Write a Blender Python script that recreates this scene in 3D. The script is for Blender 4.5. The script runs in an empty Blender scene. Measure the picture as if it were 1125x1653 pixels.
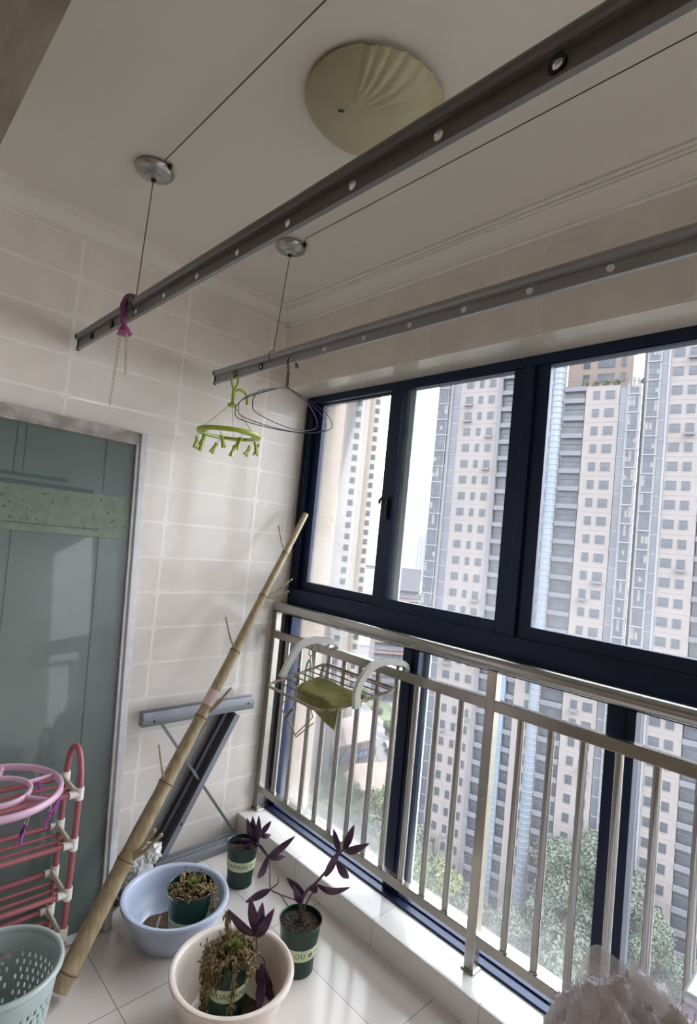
import bpy, bmesh, math, random
from mathutils import Vector, Matrix, noise
random.seed(7)
PI = math.pi
scene = bpy.context.scene
col = scene.collection
R_ = math.radians

# ------------------------------------------------------------------ camera
YAW, PITCH, ROLL = R_(43.7048), R_(2.7681), R_(5.5202)
CAM = Vector((-1.6653, -2.345, 1.55))
fw = Vector((math.sin(YAW)*math.cos(PITCH), math.cos(YAW)*math.cos(PITCH), math.sin(PITCH)))
rt0 = Vector((math.cos(YAW), -math.sin(YAW), 0)); up0 = rt0.cross(fw)
rt = rt0*math.cos(ROLL) + up0*math.sin(ROLL)
up = up0*math.cos(ROLL) - rt0*math.sin(ROLL)
cd = bpy.data.cameras.new('camera'); cam = bpy.data.objects.new('camera', cd); col.objects.link(cam)
cd.sensor_fit = 'HORIZONTAL'; cd.sensor_width = 36; cd.lens = 872.8*36/1125
cd.clip_start = 0.03; cd.clip_end = 5000
M = Matrix.Identity(4)
for i in range(3):
    M[i][0], M[i][1], M[i][2], M[i][3] = rt[i], up[i], -fw[i], CAM[i]
cam.matrix_world = M
scene.camera = cam

# ------------------------------------------------------------------ light
w = bpy.data.worlds.new('sky'); scene.world = w; w.use_nodes = True
wn = w.node_tree.nodes; bg = wn['Background']
# overcast sky: three times brighter overhead than at the horizon
_tc = wn.new('ShaderNodeTexCoord'); _sp = wn.new('ShaderNodeSeparateXYZ'); w.node_tree.links.new(_tc.outputs['Generated'], _sp.inputs[0])
_mr = wn.new('ShaderNodeMapRange'); _mr.inputs['From Min'].default_value = 0; _mr.inputs['From Max'].default_value = 1
_mr.inputs['To Min'].default_value = 0.8; _mr.inputs['To Max'].default_value = 2.4
w.node_tree.links.new(_sp.outputs[2], _mr.inputs['Value']); w.node_tree.links.new(_mr.outputs[0], bg.inputs['Strength'])
bg.inputs['Color'].default_value = (0.965, 0.97, 1.0, 1)
sd = bpy.data.lights.new('hazy_sun', 'SUN'); sd.energy = 1.3; sd.angle = R_(12); sd.color = (1.0, 0.93, 0.82)
sun = bpy.data.objects.new('hazy_sun', sd); col.objects.link(sun)
sun.rotation_euler = Vector((0.0, -1.0, 1.0)).to_track_quat('Z', 'Y').to_euler()
# portals that guide the sky light through the two window openings and the bedroom window
def portal(name, loc, sx, sy, rot):
    l = bpy.data.lights.new(name, 'AREA'); l.shape = 'RECTANGLE'; l.size = sx; l.size_y = sy
    l.cycles.is_portal = True
    o = bpy.data.objects.new(name, l); col.objects.link(o); o.location = loc; o.rotation_euler = rot
portal("window_portal", (0.30, -2.3, 1.2), 2.3, 4.6, (0, R_(90), 0))
scene.view_settings.view_transform = 'Standard'; scene.view_settings.look = 'None'
scene.view_settings.exposure = 3.2; scene.view_settings.gamma = 1.0; scene.view_settings.use_curve_mapping = False
scene.cycles.max_bounces = 8; scene.cycles.diffuse_bounces = 5; scene.cycles.transparent_max_bounces = 24
scene.cycles.glossy_bounces = 4; scene.cycles.caustics_reflective = False; scene.cycles.caustics_refractive = False
scene.cycles.sample_clamp_indirect = 6
scene.cycles.use_denoising = True

# ------------------------------------------------------------------ materials
def lin(c):
    return tuple(((v/255)/12.92 if v/255 <= 0.04045 else ((v/255+0.055)/1.055)**2.4) for v in c)
def mat(name, c, rough=0.5, metal=0.0, spec=0.5, noise_amt=0.0, nscale=8.0, bump=0.0, bscale=40.0, coat=0.0, sub=0.0, alpha=1.0, trans=0.0, c2=None, stretch=None):
    m = bpy.data.materials.new(name); m.use_nodes = True
    nt = m.node_tree; b = nt.nodes['Principled BSDF']
    col1 = lin(c)
    b.inputs['Base Color'].default_value = (*col1, 1)
    b.inputs['Roughness'].default_value = rough; b.inputs['Metallic'].default_value = metal
    b.inputs['Specular IOR Level'].default_value = spec
    b.inputs['Coat Weight'].default_value = coat
    b.inputs['Alpha'].default_value = alpha
    b.inputs['Transmission Weight'].default_value = trans
    if sub: b.inputs['Subsurface Weight'].default_value = sub; b.inputs['Subsurface Scale'].default_value = 0.01
    tc = nt.nodes.new('ShaderNodeTexCoord'); src = tc.outputs['Object']
    if stretch:
        mp = nt.nodes.new('ShaderNodeMapping'); mp.inputs['Scale'].default_value = stretch
        nt.links.new(src, mp.inputs['Vector']); src = mp.outputs['Vector']
    if noise_amt > 0 or c2:
        n = nt.nodes.new('ShaderNodeTexNoise'); n.inputs['Scale'].default_value = nscale; n.inputs['Detail'].default_value = 5
        nt.links.new(src, n.inputs['Vector'])
        r = nt.nodes.new('ShaderNodeValToRGB')
        a_ = lin(c2) if c2 else tuple(v*(1-noise_amt) for v in col1)
        b_ = col1 if c2 else tuple(min(1, v*(1+noise_amt)) for v in col1)
        r.color_ramp.elements[0].position = 0.35; r.color_ramp.elements[1].position = 0.65
        r.color_ramp.elements[0].color = (*a_, 1); r.color_ramp.elements[1].color = (*b_, 1)
        nt.links.new(n.outputs['Fac'], r.inputs['Fac']); nt.links.new(r.outputs['Color'], b.inputs['Base Color'])
    if bump > 0:
        n2 = nt.nodes.new('ShaderNodeTexNoise'); n2.inputs['Scale'].default_value = bscale; n2.inputs['Detail'].default_value = 4
        nt.links.new(src, n2.inputs['Vector'])
        bp = nt.nodes.new('ShaderNodeBump'); bp.inputs['Strength'].default_value = bump; bp.inputs['Distance'].default_value = 0.01
        nt.links.new(n2.outputs['Fac'], bp.inputs['Height']); nt.links.new(bp.outputs['Normal'], b.inputs['Normal'])
    return m
def nd(nt, t, **kw):
    n = nt.nodes.new(t)
    for k, v in kw.items(): setattr(n, k, v)
    return n
def math_(nt, op, a, b=None, c=None):
    n = nt.nodes.new('ShaderNodeMath'); n.operation = op
    for i, v in enumerate((a, b, c)):
        if v is None: continue
        if isinstance(v, (int, float)): n.inputs[i].default_value = v
        else: nt.links.new(v, n.inputs[i])
    return n.outputs[0]
def tile_mat(name, ax_u, ax_v, pu, pv, ou, ov, base, line, rough, margin=0.006, rad=0.026, bumpd=0.004, grout=0.0, gcol=None, marb=0.06, mscale=5):
    """rounded relief panels (ou, ov = where one joint lies), world coordinates of an unrotated object"""
    m = bpy.data.materials.new(name); m.use_nodes = True; nt = m.node_tree; b = nt.nodes['Principled BSDF']
    tc = nd(nt, 'ShaderNodeTexCoord'); sp = nd(nt, 'ShaderNodeSeparateXYZ'); nt.links.new(tc.outputs['Object'], sp.inputs[0])
    def q(ax, p, o):
        v = math_(nt, 'SUBTRACT', sp.outputs[ax], o); v = math_(nt, 'DIVIDE', v, p); v = math_(nt, 'FRACT', v)
        v = math_(nt, 'SUBTRACT', v, 0.5); v = math_(nt, 'ABSOLUTE', v); return math_(nt, 'MULTIPLY', v, p)
    au, av = q(ax_u, pu, ou), q(ax_v, pv, ov)
    if rad > 0:
        qu = math_(nt, 'MAXIMUM', math_(nt, 'SUBTRACT', au, pu/2-margin-rad), 0.0)
        qv = math_(nt, 'MAXIMUM', math_(nt, 'SUBTRACT', av, pv/2-margin-rad), 0.0)
        d = math_(nt, 'SQRT', math_(nt, 'ADD', math_(nt, 'MULTIPLY', qu, qu), math_(nt, 'MULTIPLY', qv, qv)))
        d = math_(nt, 'SUBTRACT', d, rad)           # <0 inside the panel
        mr = nd(nt, 'ShaderNodeMapRange', interpolation_type='SMOOTHSTEP'); mr.inputs['From Min'].default_value = -0.003; mr.inputs['From Max'].default_value = 0.003
        nt.links.new(d, mr.inputs['Value']); f = mr.outputs[0]
    else:
        du = math_(nt, 'SUBTRACT', au, pu/2-grout); dv = math_(nt, 'SUBTRACT', av, pv/2-grout)
        f = math_(nt, 'GREATER_THAN', math_(nt, 'MAXIMUM', du, dv), 0.0)
    n = nd(nt, 'ShaderNodeTexNoise'); n.inputs['Scale'].default_value = mscale; n.inputs['Detail'].default_value = 6; n.inputs['Distortion'].default_value = 0.8
    nt.links.new(tc.outputs['Object'], n.inputs['Vector'])
    r = nd(nt, 'ShaderNodeValToRGB'); L = lin(base)
    r.color_ramp.elements[0].position = 0.3; r.color_ramp.elements[1].position = 0.7
    r.color_ramp.elements[0].color = (*[v*(1-marb) for v in L], 1); r.color_ramp.elements[1].color = (*[v*(1+marb) for v in L], 1)
    nt.links.new(n.outputs['Fac'], r.inputs['Fac'])
    mx = nd(nt, 'ShaderNodeMix', data_type='RGBA'); nt.links.new(f, mx.inputs['Factor'])
    nt.links.new(r.outputs['Color'], mx.inputs['A']); mx.inputs['B'].default_value = (*lin(line), 1)
    last = mx.outputs['Result']
    if gcol:
        du = math_(nt, 'SUBTRACT', au, pu/2-0.0015); dv = math_(nt, 'SUBTRACT', av, pv/2-0.0015)
        g = math_(nt, 'GREATER_THAN', math_(nt, 'MAXIMUM', du, dv), 0.0)
        m2 = nd(nt, 'ShaderNodeMix', data_type='RGBA'); nt.links.new(g, m2.inputs['Factor']); nt.links.new(last, m2.inputs['A'])
        m2.inputs['B'].default_value = (*lin(gcol), 1); last = m2.outputs['Result']
    nt.links.new(last, b.inputs['Base Color'])
    if bumpd:
        bp = nd(nt, 'ShaderNodeBump'); bp.inputs['Distance'].default_value = bumpd; bp.inputs['Strength'].default_value = 0.16
        nt.links.new(f, bp.inputs['Height']); nt.links.new(bp.outputs['Normal'], b.inputs['Normal'])
    b.inputs['Roughness'].default_value = rough
    return m
def glass_mat(name, dust=0.05, low=0.0, z0=0.0, z1=1.0, tint=(0.93, 0.96, 0.98)):
    """clear pane with a dusty film that also stands in for outdoor haze; the film thickens below z1"""
    m = bpy.data.materials.new(name); m.use_nodes = True; nt = m.node_tree; nt.nodes.clear()
    out = nd(nt, 'ShaderNodeOutputMaterial')
    tr = nd(nt, 'ShaderNodeBsdfTransparent'); tr.inputs['Color'].default_value = (*tint, 1)
    gl = nd(nt, 'ShaderNodeBsdfGlossy'); gl.inputs['Roughness'].default_value = 0.03
    fr = nd(nt, 'ShaderNodeFresnel'); fr.inputs['IOR'].default_value = 1.35
    lw = math_(nt, 'MULTIPLY', fr.outputs[0], 0.8)
    m1 = nd(nt, 'ShaderNodeMixShader'); nt.links.new(lw, m1.inputs[0]); nt.links.new(tr.outputs[0], m1.inputs[1]); nt.links.new(gl.outputs[0], m1.inputs[2])
    tl = nd(nt, 'ShaderNodeBsdfTranslucent'); tl.inputs['Color'].default_value = (0.9, 0.92, 0.95, 1)
    tc = nd(nt, 'ShaderNodeTexCoord')
    n = nd(nt, 'ShaderNodeTexNoise'); n.inputs['Scale'].default_value = 4.0; n.inputs['Detail'].default_value = 8; n.inputs['Roughness'].default_value = 0.7
    nt.links.new(tc.outputs['Object'], n.inputs['Vector'])
    sp = nd(nt, 'ShaderNodeSeparateXYZ'); nt.links.new(tc.outputs['Object'], sp.inputs[0])
    mr = nd(nt, 'ShaderNodeMapRange', interpolation_type='SMOOTHSTEP'); mr.inputs['From Min'].default_value = z0; mr.inputs['From Max'].default_value = z1
    mr.inputs['To Min'].default_value = low; mr.inputs['To Max'].default_value = 0.0
    nt.links.new(sp.outputs[2], mr.inputs['Value'])
    f = math_(nt, 'ADD', math_(nt, 'MULTIPLY', n.outputs['Fac'], dust*2), math_(nt, 'MULTIPLY', mr.outputs[0], math_(nt, 'ADD', n.outputs['Fac'], 0.5)))
    m2 = nd(nt, 'ShaderNodeMixShader'); nt.links.new(f, m2.inputs[0]); nt.links.new(m1.outputs[0], m2.inputs[1]); nt.links.new(tl.outputs[0], m2.inputs[2])
    nt.links.new(m2.outputs[0], out.inputs[0])
    return m

MAT = {}
WT, WL = (227, 219, 212), (236, 230, 225)
MAT['tile_end'] = tile_mat('wall_tile_end', 0, 2, 0.470, 0.1577, -0.5648, 2.4841, WT, WL, 0.09, gcol=(238, 234, 230))
MAT['tile_side'] = tile_mat('wall_tile_side', 1, 2, 0.475, 0.1577, -0.9650, 2.3027, WT, WL, 0.12, gcol=(214, 211, 206))
MAT['tile_sill'] = tile_mat('reveal_tile', 1, 0, 0.475, 0.6, -0.9650, 0.0, (205, 199, 190), WL, 0.15, rad=0, grout=0.0015, bumpd=0.0005)
MAT['floor'] = tile_mat('polished_floor_tile', 0, 1, 0.6, 0.6, -0.247, -0.655, (218, 210, 204), (122, 117, 112), 0.12, rad=0, grout=0.0012, bumpd=0.0, marb=0.05, mscale=3)
MAT['kerb'] = tile_mat('kerb_tile', 1, 2, 0.475, 3.0, -0.955, -1.0, (226, 222, 219), (160, 156, 152), 0.10, rad=0, grout=0.001, bumpd=0.0, marb=0.03)
MAT['ceiling'] = mat('ceiling_paint', (218, 213, 205), 0.9)
MAT['cornice'] = mat('cornice_plaster', (224, 220, 213), 0.8)
MAT['marble'] = mat('brown_marble', (158, 147, 128), 0.35, c2=(126, 116, 98), nscale=4, stretch=(6, 1, 1))
MAT['plaster'] = mat('bedroom_plaster', (214, 208, 198), 0.9)
MAT['ext'] = mat('exterior_render', (176, 162, 150), 0.9, noise_amt=0.04, nscale=1.5)
MAT['navy'] = mat('navy_aluminium', (24, 37, 68), 0.38, metal=0.35, spec=0.5)
MAT['navy2'] = mat('navy_aluminium_lip', (30, 38, 54), 0.32, metal=0.5)
MAT['seal'] = mat('white_sealant', (214, 214, 214), 0.6)
MAT['greyalu'] = mat('pale_grey_aluminium', (150, 166, 176), 0.5, metal=0.2)
MAT['steel'] = mat('stainless_steel', (172, 168, 160), 0.27, metal=0.95, noise_amt=0.06, nscale=12)
MAT['steel2'] = mat('stainless_steel_tube', (174, 172, 168), 0.24, metal=0.9)
MAT['glassU'] = glass_mat('window_glass_upper', 0.012, 0.012, 1.29, 1.7)
MAT['glassL'] = glass_mat('window_glass_lower', 0.012, 0.024, 0.10, 0.50)
MAT['alu'] = mat('rail_aluminium', (116, 113, 114), 0.34, metal=0.25)
MAT['alu2'] = mat('rail_aluminium_pale', (156, 156, 160), 0.38, metal=0.35)
MAT['black'] = mat('black_rubber', (18, 18, 18), 0.5)
MAT['cord'] = mat('steel_cord', (60, 56, 50), 0.5, metal=0.5)
MAT['pulley'] = mat('brushed_nickel', (170, 168, 166), 0.28, metal=0.8)
MAT['lamp'] = mat('cream_acrylic_lamp', (174, 167, 136), 0.35, sub=0.1)
MAT['doorframe'] = mat('white_door_frame', (202, 202, 206), 0.45, noise_amt=0.05, nscale=20)
MAT['dust'] = mat('dusty_white_frame', (178, 172, 168), 0.8, c2=(140, 132, 128), nscale=18)
MAT['bamboo'] = mat('dry_bamboo', (166, 150, 120), 0.45, c2=(138, 120, 90), nscale=5, stretch=(14, 14, 1.5))
MAT['node'] = mat('bamboo_node', (112, 84, 56), 0.6)
MAT['tape'] = mat('pinkish_tape', (206, 180, 176), 0.6)
MAT['greymetal'] = mat('grey_painted_aluminium', (134, 136, 144), 0.4, metal=0.4)
MAT['greydark'] = mat('dark_grey_aluminium', (78, 78, 84), 0.45, metal=0.4)
MAT['rod'] = mat('thin_steel_rod', (118, 124, 126), 0.35, metal=0.7)
MAT['bluep'] = mat('blue_plastic', (182, 192, 214), 0.28, sub=0.1)
MAT['pinkp'] = mat('pale_pink_plastic', (228, 216, 206), 0.28, sub=0.1)
MAT['pot'] = mat('dark_green_pot', (14, 50, 42), 0.3)
MAT['potlabel'] = mat('pale_green_label', (196, 208, 168), 0.6)
MAT['ink'] = mat('dark_ink', (42, 52, 40), 0.6)
MAT['soil'] = mat('potting_soil', (52, 42, 34), 0.95, c2=(22, 18, 15), nscale=90, bump=0.8, bscale=120)
MAT['chip'] = mat('wood_chips', (134, 98, 58), 0.9)
MAT['purple'] = mat('purple_leaf', (98, 62, 98), 0.4, c2=(68, 38, 66), nscale=14)
MAT['stem'] = mat('purple_green_stem', (92, 70, 84), 0.5)
MAT['dkstem'] = mat('dark_stem', (70, 58, 52), 0.7)
MAT['straw'] = mat('dry_straw', (160, 138, 98), 0.9, c2=(92, 72, 50), nscale=25)
MAT['green'] = mat('fresh_green_sprig', (128, 142, 66), 0.7)
MAT['mint'] = mat('mint_basket_plastic', (160, 174, 172), 0.35, sub=0.05)
MAT['redp'] = mat('dusty_red_plastic_tube', (158, 90, 97), 0.35)
MAT['whitep'] = mat('white_plastic', (222, 218, 212), 0.4)
MAT['creamp'] = mat('cream_plastic_plate', (204, 196, 176), 0.45)
MAT['pinkring'] = mat('lilac_pink_plastic', (198, 160, 184), 0.32)
MAT['violet'] = mat('violet_plastic_peg', (148, 80, 150), 0.4)
MAT['hookp'] = mat('purple_plastic_hook', (112, 62, 110), 0.35)
MAT['magenta'] = mat('magenta_plastic', (156, 66, 118), 0.35)
MAT['chain'] = mat('clear_plastic_chain', (196, 190, 178), 0.3)
MAT['lime'] = mat('lime_green_plastic', (158, 176, 44), 0.35)
MAT['navywire'] = mat('navy_coated_wire', (44, 52, 78), 0.35)
MAT['rackwire'] = mat('rusty_cream_wire', (176, 164, 146), 0.45, metal=0.3, c2=(126, 100, 84), nscale=30)
MAT['brownwire'] = mat('brown_wire', (112, 88, 80), 0.4, metal=0.4)
MAT['arm'] = mat('white_plastic_arm', (212, 212, 206), 0.4)
MAT['cloth'] = mat('moss_green_cloth', (146, 144, 88), 0.95, c2=(120, 118, 66), nscale=20, bump=0.4, bscale=300)
MAT['teal'] = mat('pale_teal_plastic', (150, 178, 178), 0.4)
MAT['bag'] = mat('white_carrier_bag', (206, 204, 200), 0.45, bump=0.5, bscale=60)
MAT['bagink'] = mat('printed_paper', (196, 194, 190), 0.7, c2=(110, 110, 110), nscale=120)
MAT['baggreen'] = mat('green_bag_print', (60, 112, 84), 0.6)
MAT['greybag'] = mat('grey_plastic_bag', (120, 116, 120), 0.4, bump=0.6, bscale=40)
MAT['plush'] = mat('greyish_pink_plush', (222, 215, 222), 1.0, c2=(206, 198, 206), nscale=30, bump=1.0, bscale=90)
MAT['clearbag'] = mat('clear_plastic_edge', (214, 206, 204), 0.3, alpha=0.35)
MAT['whitebox'] = mat('white_enamel', (208, 206, 214), 0.35)
MAT['grit'] = mat('basin_dirt', (104, 84, 66), 0.95, c2=(70, 54, 42), nscale=60)
# ------------------------------------------------------------------ mesh helpers
class MB:
    def __init__(s): s.v = []; s.f = []; s.m = []
    def add(s, vs, fs, mi=0):
        o = len(s.v); s.v += [tuple(v) for v in vs]; s.f += [tuple(i+o for i in f) for f in fs]; s.m += [mi]*len(fs); return s
    def box(s, a, b, mi=0):
        x0, y0, z0 = [min(a[i], b[i]) for i in range(3)]; x1, y1, z1 = [max(a[i], b[i]) for i in range(3)]
        return s.add([(x0,y0,z0),(x1,y0,z0),(x1,y1,z0),(x0,y1,z0),(x0,y0,z1),(x1,y0,z1),(x1,y1,z1),(x0,y1,z1)],
                     [(0,3,2,1),(4,5,6,7),(0,1,5,4),(1,2,6,5),(2,3,7,6),(3,0,4,7)], mi)
    def beam(s, p, q, w, h, upv=(0,0,1), mi=0):
        p, q = Vector(p), Vector(q); d = (q-p).normalized(); u = Vector(upv); sdv = d.cross(u).normalized(); u = sdv.cross(d).normalized()
        vs = [c + sdv*(a*w/2) + u*(b*h/2) for c in (p, q) for a, b in ((-1,-1),(1,-1),(1,1),(-1,1))]
        return s.add(vs, [(0,3,2,1),(4,5,6,7),(0,1,5,4),(1,2,6,5),(2,3,7,6),(3,0,4,7)], mi)
    def tube(s, pts, r, seg=8, closed=False, cap=True, mi=0):
        pts = [Vector(p) for p in pts]; n = len(pts); rs = list(r) if isinstance(r, (list, tuple)) else [r]*n
        if len(rs) != n: rs = [rs[min(len(rs)-1, int(i*len(rs)/n))] for i in range(n)]
        up_ = None; rings = []
        for i, p in enumerate(pts):
            if closed: d = pts[(i+1) % n]-pts[i-1]
            else: d = pts[min(i+1, n-1)]-pts[max(i-1, 0)]
            d = d.normalized() if d.length > 1e-9 else Vector((0,0,1))
            if up_ is None: up_ = Vector((0,0,1)) if abs(d.z) < 0.9 else Vector((1,0,0))
            up_ = (up_ - d*up_.dot(d)); up_ = up_.normalized() if up_.length > 1e-6 else d.orthogonal().normalized()
            sd_ = d.cross(up_)
            rings.append([p + (up_*math.cos(2*PI*k/seg) + sd_*math.sin(2*PI*k/seg))*rs[i] for k in range(seg)])
        vs = [v for r_ in rings for v in r_]; fs = []
        m_ = n if closed else n-1
        for i in range(m_):
            a, b = i*seg, ((i+1) % n)*seg
            for k in range(seg):
                k2 = (k+1) % seg; fs.append((a+k, a+k2, b+k2, b+k))
        if cap and not closed:
            fs.append(tuple(range(seg))[::-1]); fs.append(tuple((n-1)*seg+k for k in range(seg)))
        return s.add(vs, fs, mi)
    def lathe(s, prof, seg=32, c=(0,0,0), axis='z', cap0=False, cap1=False, mi=0, sx=1.0, sy=1.0):
        vs = []; fs = []
        for (r, h) in prof:
            for k in range(seg):
                a = 2*PI*k/seg; x, y = r*math.cos(a)*sx, r*math.sin(a)*sy
                v = (x, y, h) if axis == 'z' else ((h, x, y) if axis == 'x' else (x, h, y))
                vs.append((v[0]+c[0], v[1]+c[1], v[2]+c[2]))
        for i in range(len(prof)-1):
            for k in range(seg):
                k2 = (k+1) % seg; fs.append((i*seg+k, i*seg+k2, (i+1)*seg+k2, (i+1)*seg+k))
        if cap0: fs.append(tuple(range(seg))[::-1])
        if cap1: fs.append(tuple((len(prof)-1)*seg+k for k in range(seg)))
        return s.add(vs, fs, mi)
    def prism(s, poly, a, b, axis='y', mi=0):
        """poly of (u,w): axis 'y' -> (x,z) outline swept from y=a to b; 'x' -> (y,z); 'z' -> (x,y)"""
        def P(u, w_, t): return (u, t, w_) if axis == 'y' else ((t, u, w_) if axis == 'x' else (u, w_, t))
        n = len(poly); vs = [P(u, w_, a) for u, w_ in poly] + [P(u, w_, b) for u, w_ in poly]
        fs = [(i, (i+1) % n, (i+1) % n + n, i+n) for i in range(n)] + [tuple(range(n))[::-1], tuple(range(n, 2*n))]
        return s.add(vs, fs, mi)
    def xf(s, Mx, i0=0):
        s.v[i0:] = [tuple(Mx @ Vector(v)) for v in s.v[i0:]]; return s
    def build(s, name, mats, parent=None, smooth=True, ang=35, bevel=0, kind=None, solid=0):
        me = bpy.data.meshes.new(name); me.from_pydata(s.v, [], s.f)
        for m_ in (mats if isinstance(mats, (list, tuple)) else [mats]): me.materials.append(MAT[m_] if isinstance(m_, str) else m_)
        if any(s.m): me.polygons.foreach_set('material_index', s.m)
        bm = bmesh.new(); bm.from_mesh(me); bmesh.ops.recalc_face_normals(bm, faces=bm.faces)
        bm.to_mesh(me); bm.free()
        if smooth:
            me.polygons.foreach_set('use_smooth', [True]*len(me.polygons)); me.set_sharp_from_angle(angle=R_(ang))
        me.update()
        o = bpy.data.objects.new(name, me); col.objects.link(o)
        if parent: o.parent = parent
        if bevel:
            b = o.modifiers.new('bevel', 'BEVEL'); b.width = bevel; b.segments = 2; b.limit_method = 'ANGLE'; b.angle_limit = R_(40)
        if solid:
            b = o.modifiers.new('solidify', 'SOLIDIFY'); b.thickness = solid; b.offset = 0
        if kind: o['kind'] = kind
        return o
def struct(name, mb, m, **kw):
    return mb.build(name, m, kind='structure', **kw)
def empty(name, loc, label, cat, group=None, rot=(0,0,0)):
    o = bpy.data.objects.new(name, None); col.objects.link(o); o.location = loc; o.rotation_euler = rot
    o.empty_display_size = 0.05
    o['label'] = label; o['category'] = cat
    if group: o['group'] = group
    return o
def tag(o, label, cat, group=None):
    o['label'] = label; o['category'] = cat
    if group: o['group'] = group
    return o
def off(mb, root):
    """express world-coordinate geometry relative to the root's place"""
    l = root.location; mb.v = [(v[0]-l[0], v[1]-l[1], v[2]-l[2]) for v in mb.v]; return mb
def arc(c, r, a0, a1, n, plane='xz'):
    out = []
    for i in range(n+1):
        a = R_(a0 + (a1-a0)*i/n); u, w_ = r*math.cos(a), r*math.sin(a)
        out.append((c[0]+u, c[1], c[2]+w_) if plane == 'xz' else ((c[0], c[1]+u, c[2]+w_) if plane == 'yz' else (c[0]+u, c[1]+w_, c[2])))
    return out
def smooth_path(pts, n=6):
    pts = [Vector(p) for p in pts]; out = []
    for i in range(len(pts)-1):
        p0, p1, p2, p3 = pts[max(i-1, 0)], pts[i], pts[i+1], pts[min(i+2, len(pts)-1)]
        for k in range(n):
            t = k/n
            out.append(0.5*((2*p1)+(-p0+p2)*t+(2*p0-5*p1+4*p2-p3)*t*t+(-p0+3*p1-3*p2+p3)*t**3))
    out.append(pts[-1]); return out

# ------------------------------------------------------------------ room shell
YB = -4.6; ZC = 2.72
struct('floor', MB().box((-1.473, YB, -0.12), (0.0, 0.0, 0.0)), 'floor')
struct('floor_doorway', MB().box((-5.0, YB, -0.12), (-1.474, 0.3, -0.002)), mat('bedroom_floor', (120, 96, 72), 0.4))
struct('ceiling', MB().box((-1.72, YB, ZC), (0.0, 0.0, ZC+0.12)), 'ceiling')
struct('wall_back', MB().box((-1.72, 0.0, -0.12), (0.235, 0.2, 2.84)).box((0.235, 0.0, -0.12), (0.245, 0.2, 2.84)), 'tile_end')
struct('wall_front', MB().box((-5.0, YB-0.2, -0.12), (0.245, YB, 2.84)), 'tile_end')
# head of the window wall and its kerb below
struct('wall_right', MB().box((0.0, YB, 2.3027), (0.245, 0.0, 2.84)), ['tile_side'])
struct('wall_right_soffit', MB().box((0.001, YB, 2.2997), (0.178, 0.0, 2.3025)), 'tile_sill')
struct('kerb', MB().box((0.0, YB, -0.12), (0.25, 0.0, 0.097)), 'kerb', bevel=0.002)
# fin of the outer wall past the glass, in sun
struct('wall_outer', MB().box((0.251, 0.002, -60), (0.475, 0.45, 30)), 'ext')
struct('wall_outer_slab', MB().box((0.251, -16, -0.5), (0.345, 0.0, 0.085)), mat('outer_sill_tile', (122, 116, 102), 0.6))
struct('wall_outer_head', MB().box((0.251, -16, 2.33), (0.40, 0.0, 2.9)), 'ext')
# inner wall with the doorway the camera stands in
struct('wall_left', MB().box((-1.72, -0.55, 0.0), (-1.473, 0.0, ZC)), 'tile_side')
struct('lintel', MB().box((-1.72, YB, 2.35), (-1.473, -0.55, ZC)), 'marble')
struct('wall_bedroom', MB().box((-5.1, YB, 0.0), (-5.0, 0.3, ZC)).box((-5.0, 0.2, 0), (-1.72, 0.3, ZC)).box((-5.0, YB, ZC), (-1.72, 0.3, ZC+0.1)), 'plaster')
# plaster cornice
prof = [(0,0),(0.018,0),(0.018,0.008),(0.026,0.008),(0.028,0.016),(0.040,0.030),(0.052,0.042),(0.058,0.050),(0.066,0.052),(0.066,0.058),(0.074,0.060),(0.074,0.068),(0.086,0.070),(0.086,0.08),(0,0.08)]
z0 = 2.641
struct('trim_1', MB().prism([(-d, z0+h) for d, h in prof], YB, -0.0, 'y'), 'cornice', ang=50)
struct('trim_2', MB().prism([(-d, z0+h) for d, h in prof], -1.72, -0.0, 'x'), 'cornice', ang=50)

# ------------------------------------------------------------------ windows
FX = 0.178
def pane(name, y0, y1, za, zb, x, m, parent):
    return MB().box((x-0.003, y0, za), (x+0.003, y1, zb)).build(name, m, parent, smooth=False)
wu = bpy.data.objects.new('window_1', None); col.objects.link(wu); wu['kind'] = 'structure'
f = MB()
f.box((FX, YB, 2.262), (0.245, -0.002, 2.3)); f.box((FX, YB, 1.105), (0.245, -0.002, 1.245))
f.box((FX, -0.052, 1.24), (0.245, -0.002, 2.27)); f.box((FX-0.006, YB, 1.243), (0.2, -0.002, 1.25))
f.box((FX+0.012, YB, 1.16), (0.21, -0.05, 1.165)); f.box((FX-0.004, YB, 1.105), (0.2, -0.002, 1.112))
f.build('frame', 'navy', wu, bevel=0.0015)
# sliding sashes: (y right end, y left end, plane)
sash = [(-0.693, -0.052, 0), (-1.330, -0.622, 1), (-2.02, -1.345, 1), (-2.66, -1.95, 0), (-3.3, -2.60, 0)]
gl = [(-0.622, -0.111), (-1.264, -0.693), (-1.975, -1.408), (-2.60, -2.03), (-3.24, -2.68)]
for (a, b, pl), (g0, g1) in zip(sash, gl):
    xa = FX+0.006+0.026*(1-pl); s_ = MB(); xb = xa+0.024
    s_.box((xa, a, 1.2455), (xb, g0, 2.2615)).box((xa, g1, 1.2455), (xb, b, 2.2615)).box((xa, g0, 1.2455), (xb, g1, 1.295)).box((xa, g0, 2.257), (xb, g1, 2.2615))
    so = s_.build('sash', 'navy', wu, bevel=0.0015)
    pane('glass', g0-0.003, g1+0.003, 1.292, 2.26, xa+0.014, 'glassU', so)
    MB().box((xa-0.001, g0-0.0005, 1.295), (xa+0.002, g0+0.0015, 2.257)).box((xa-0.001, g1-0.0015, 1.295), (xa+0.002, g1+0.0005, 2.257)).build('gasket', 'navy2', so, smooth=False)
MB().box((0.226, -0.742, 1.25), (0.236, -0.712, 2.28)).build('outer_jamb', 'greyalu', wu)
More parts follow.
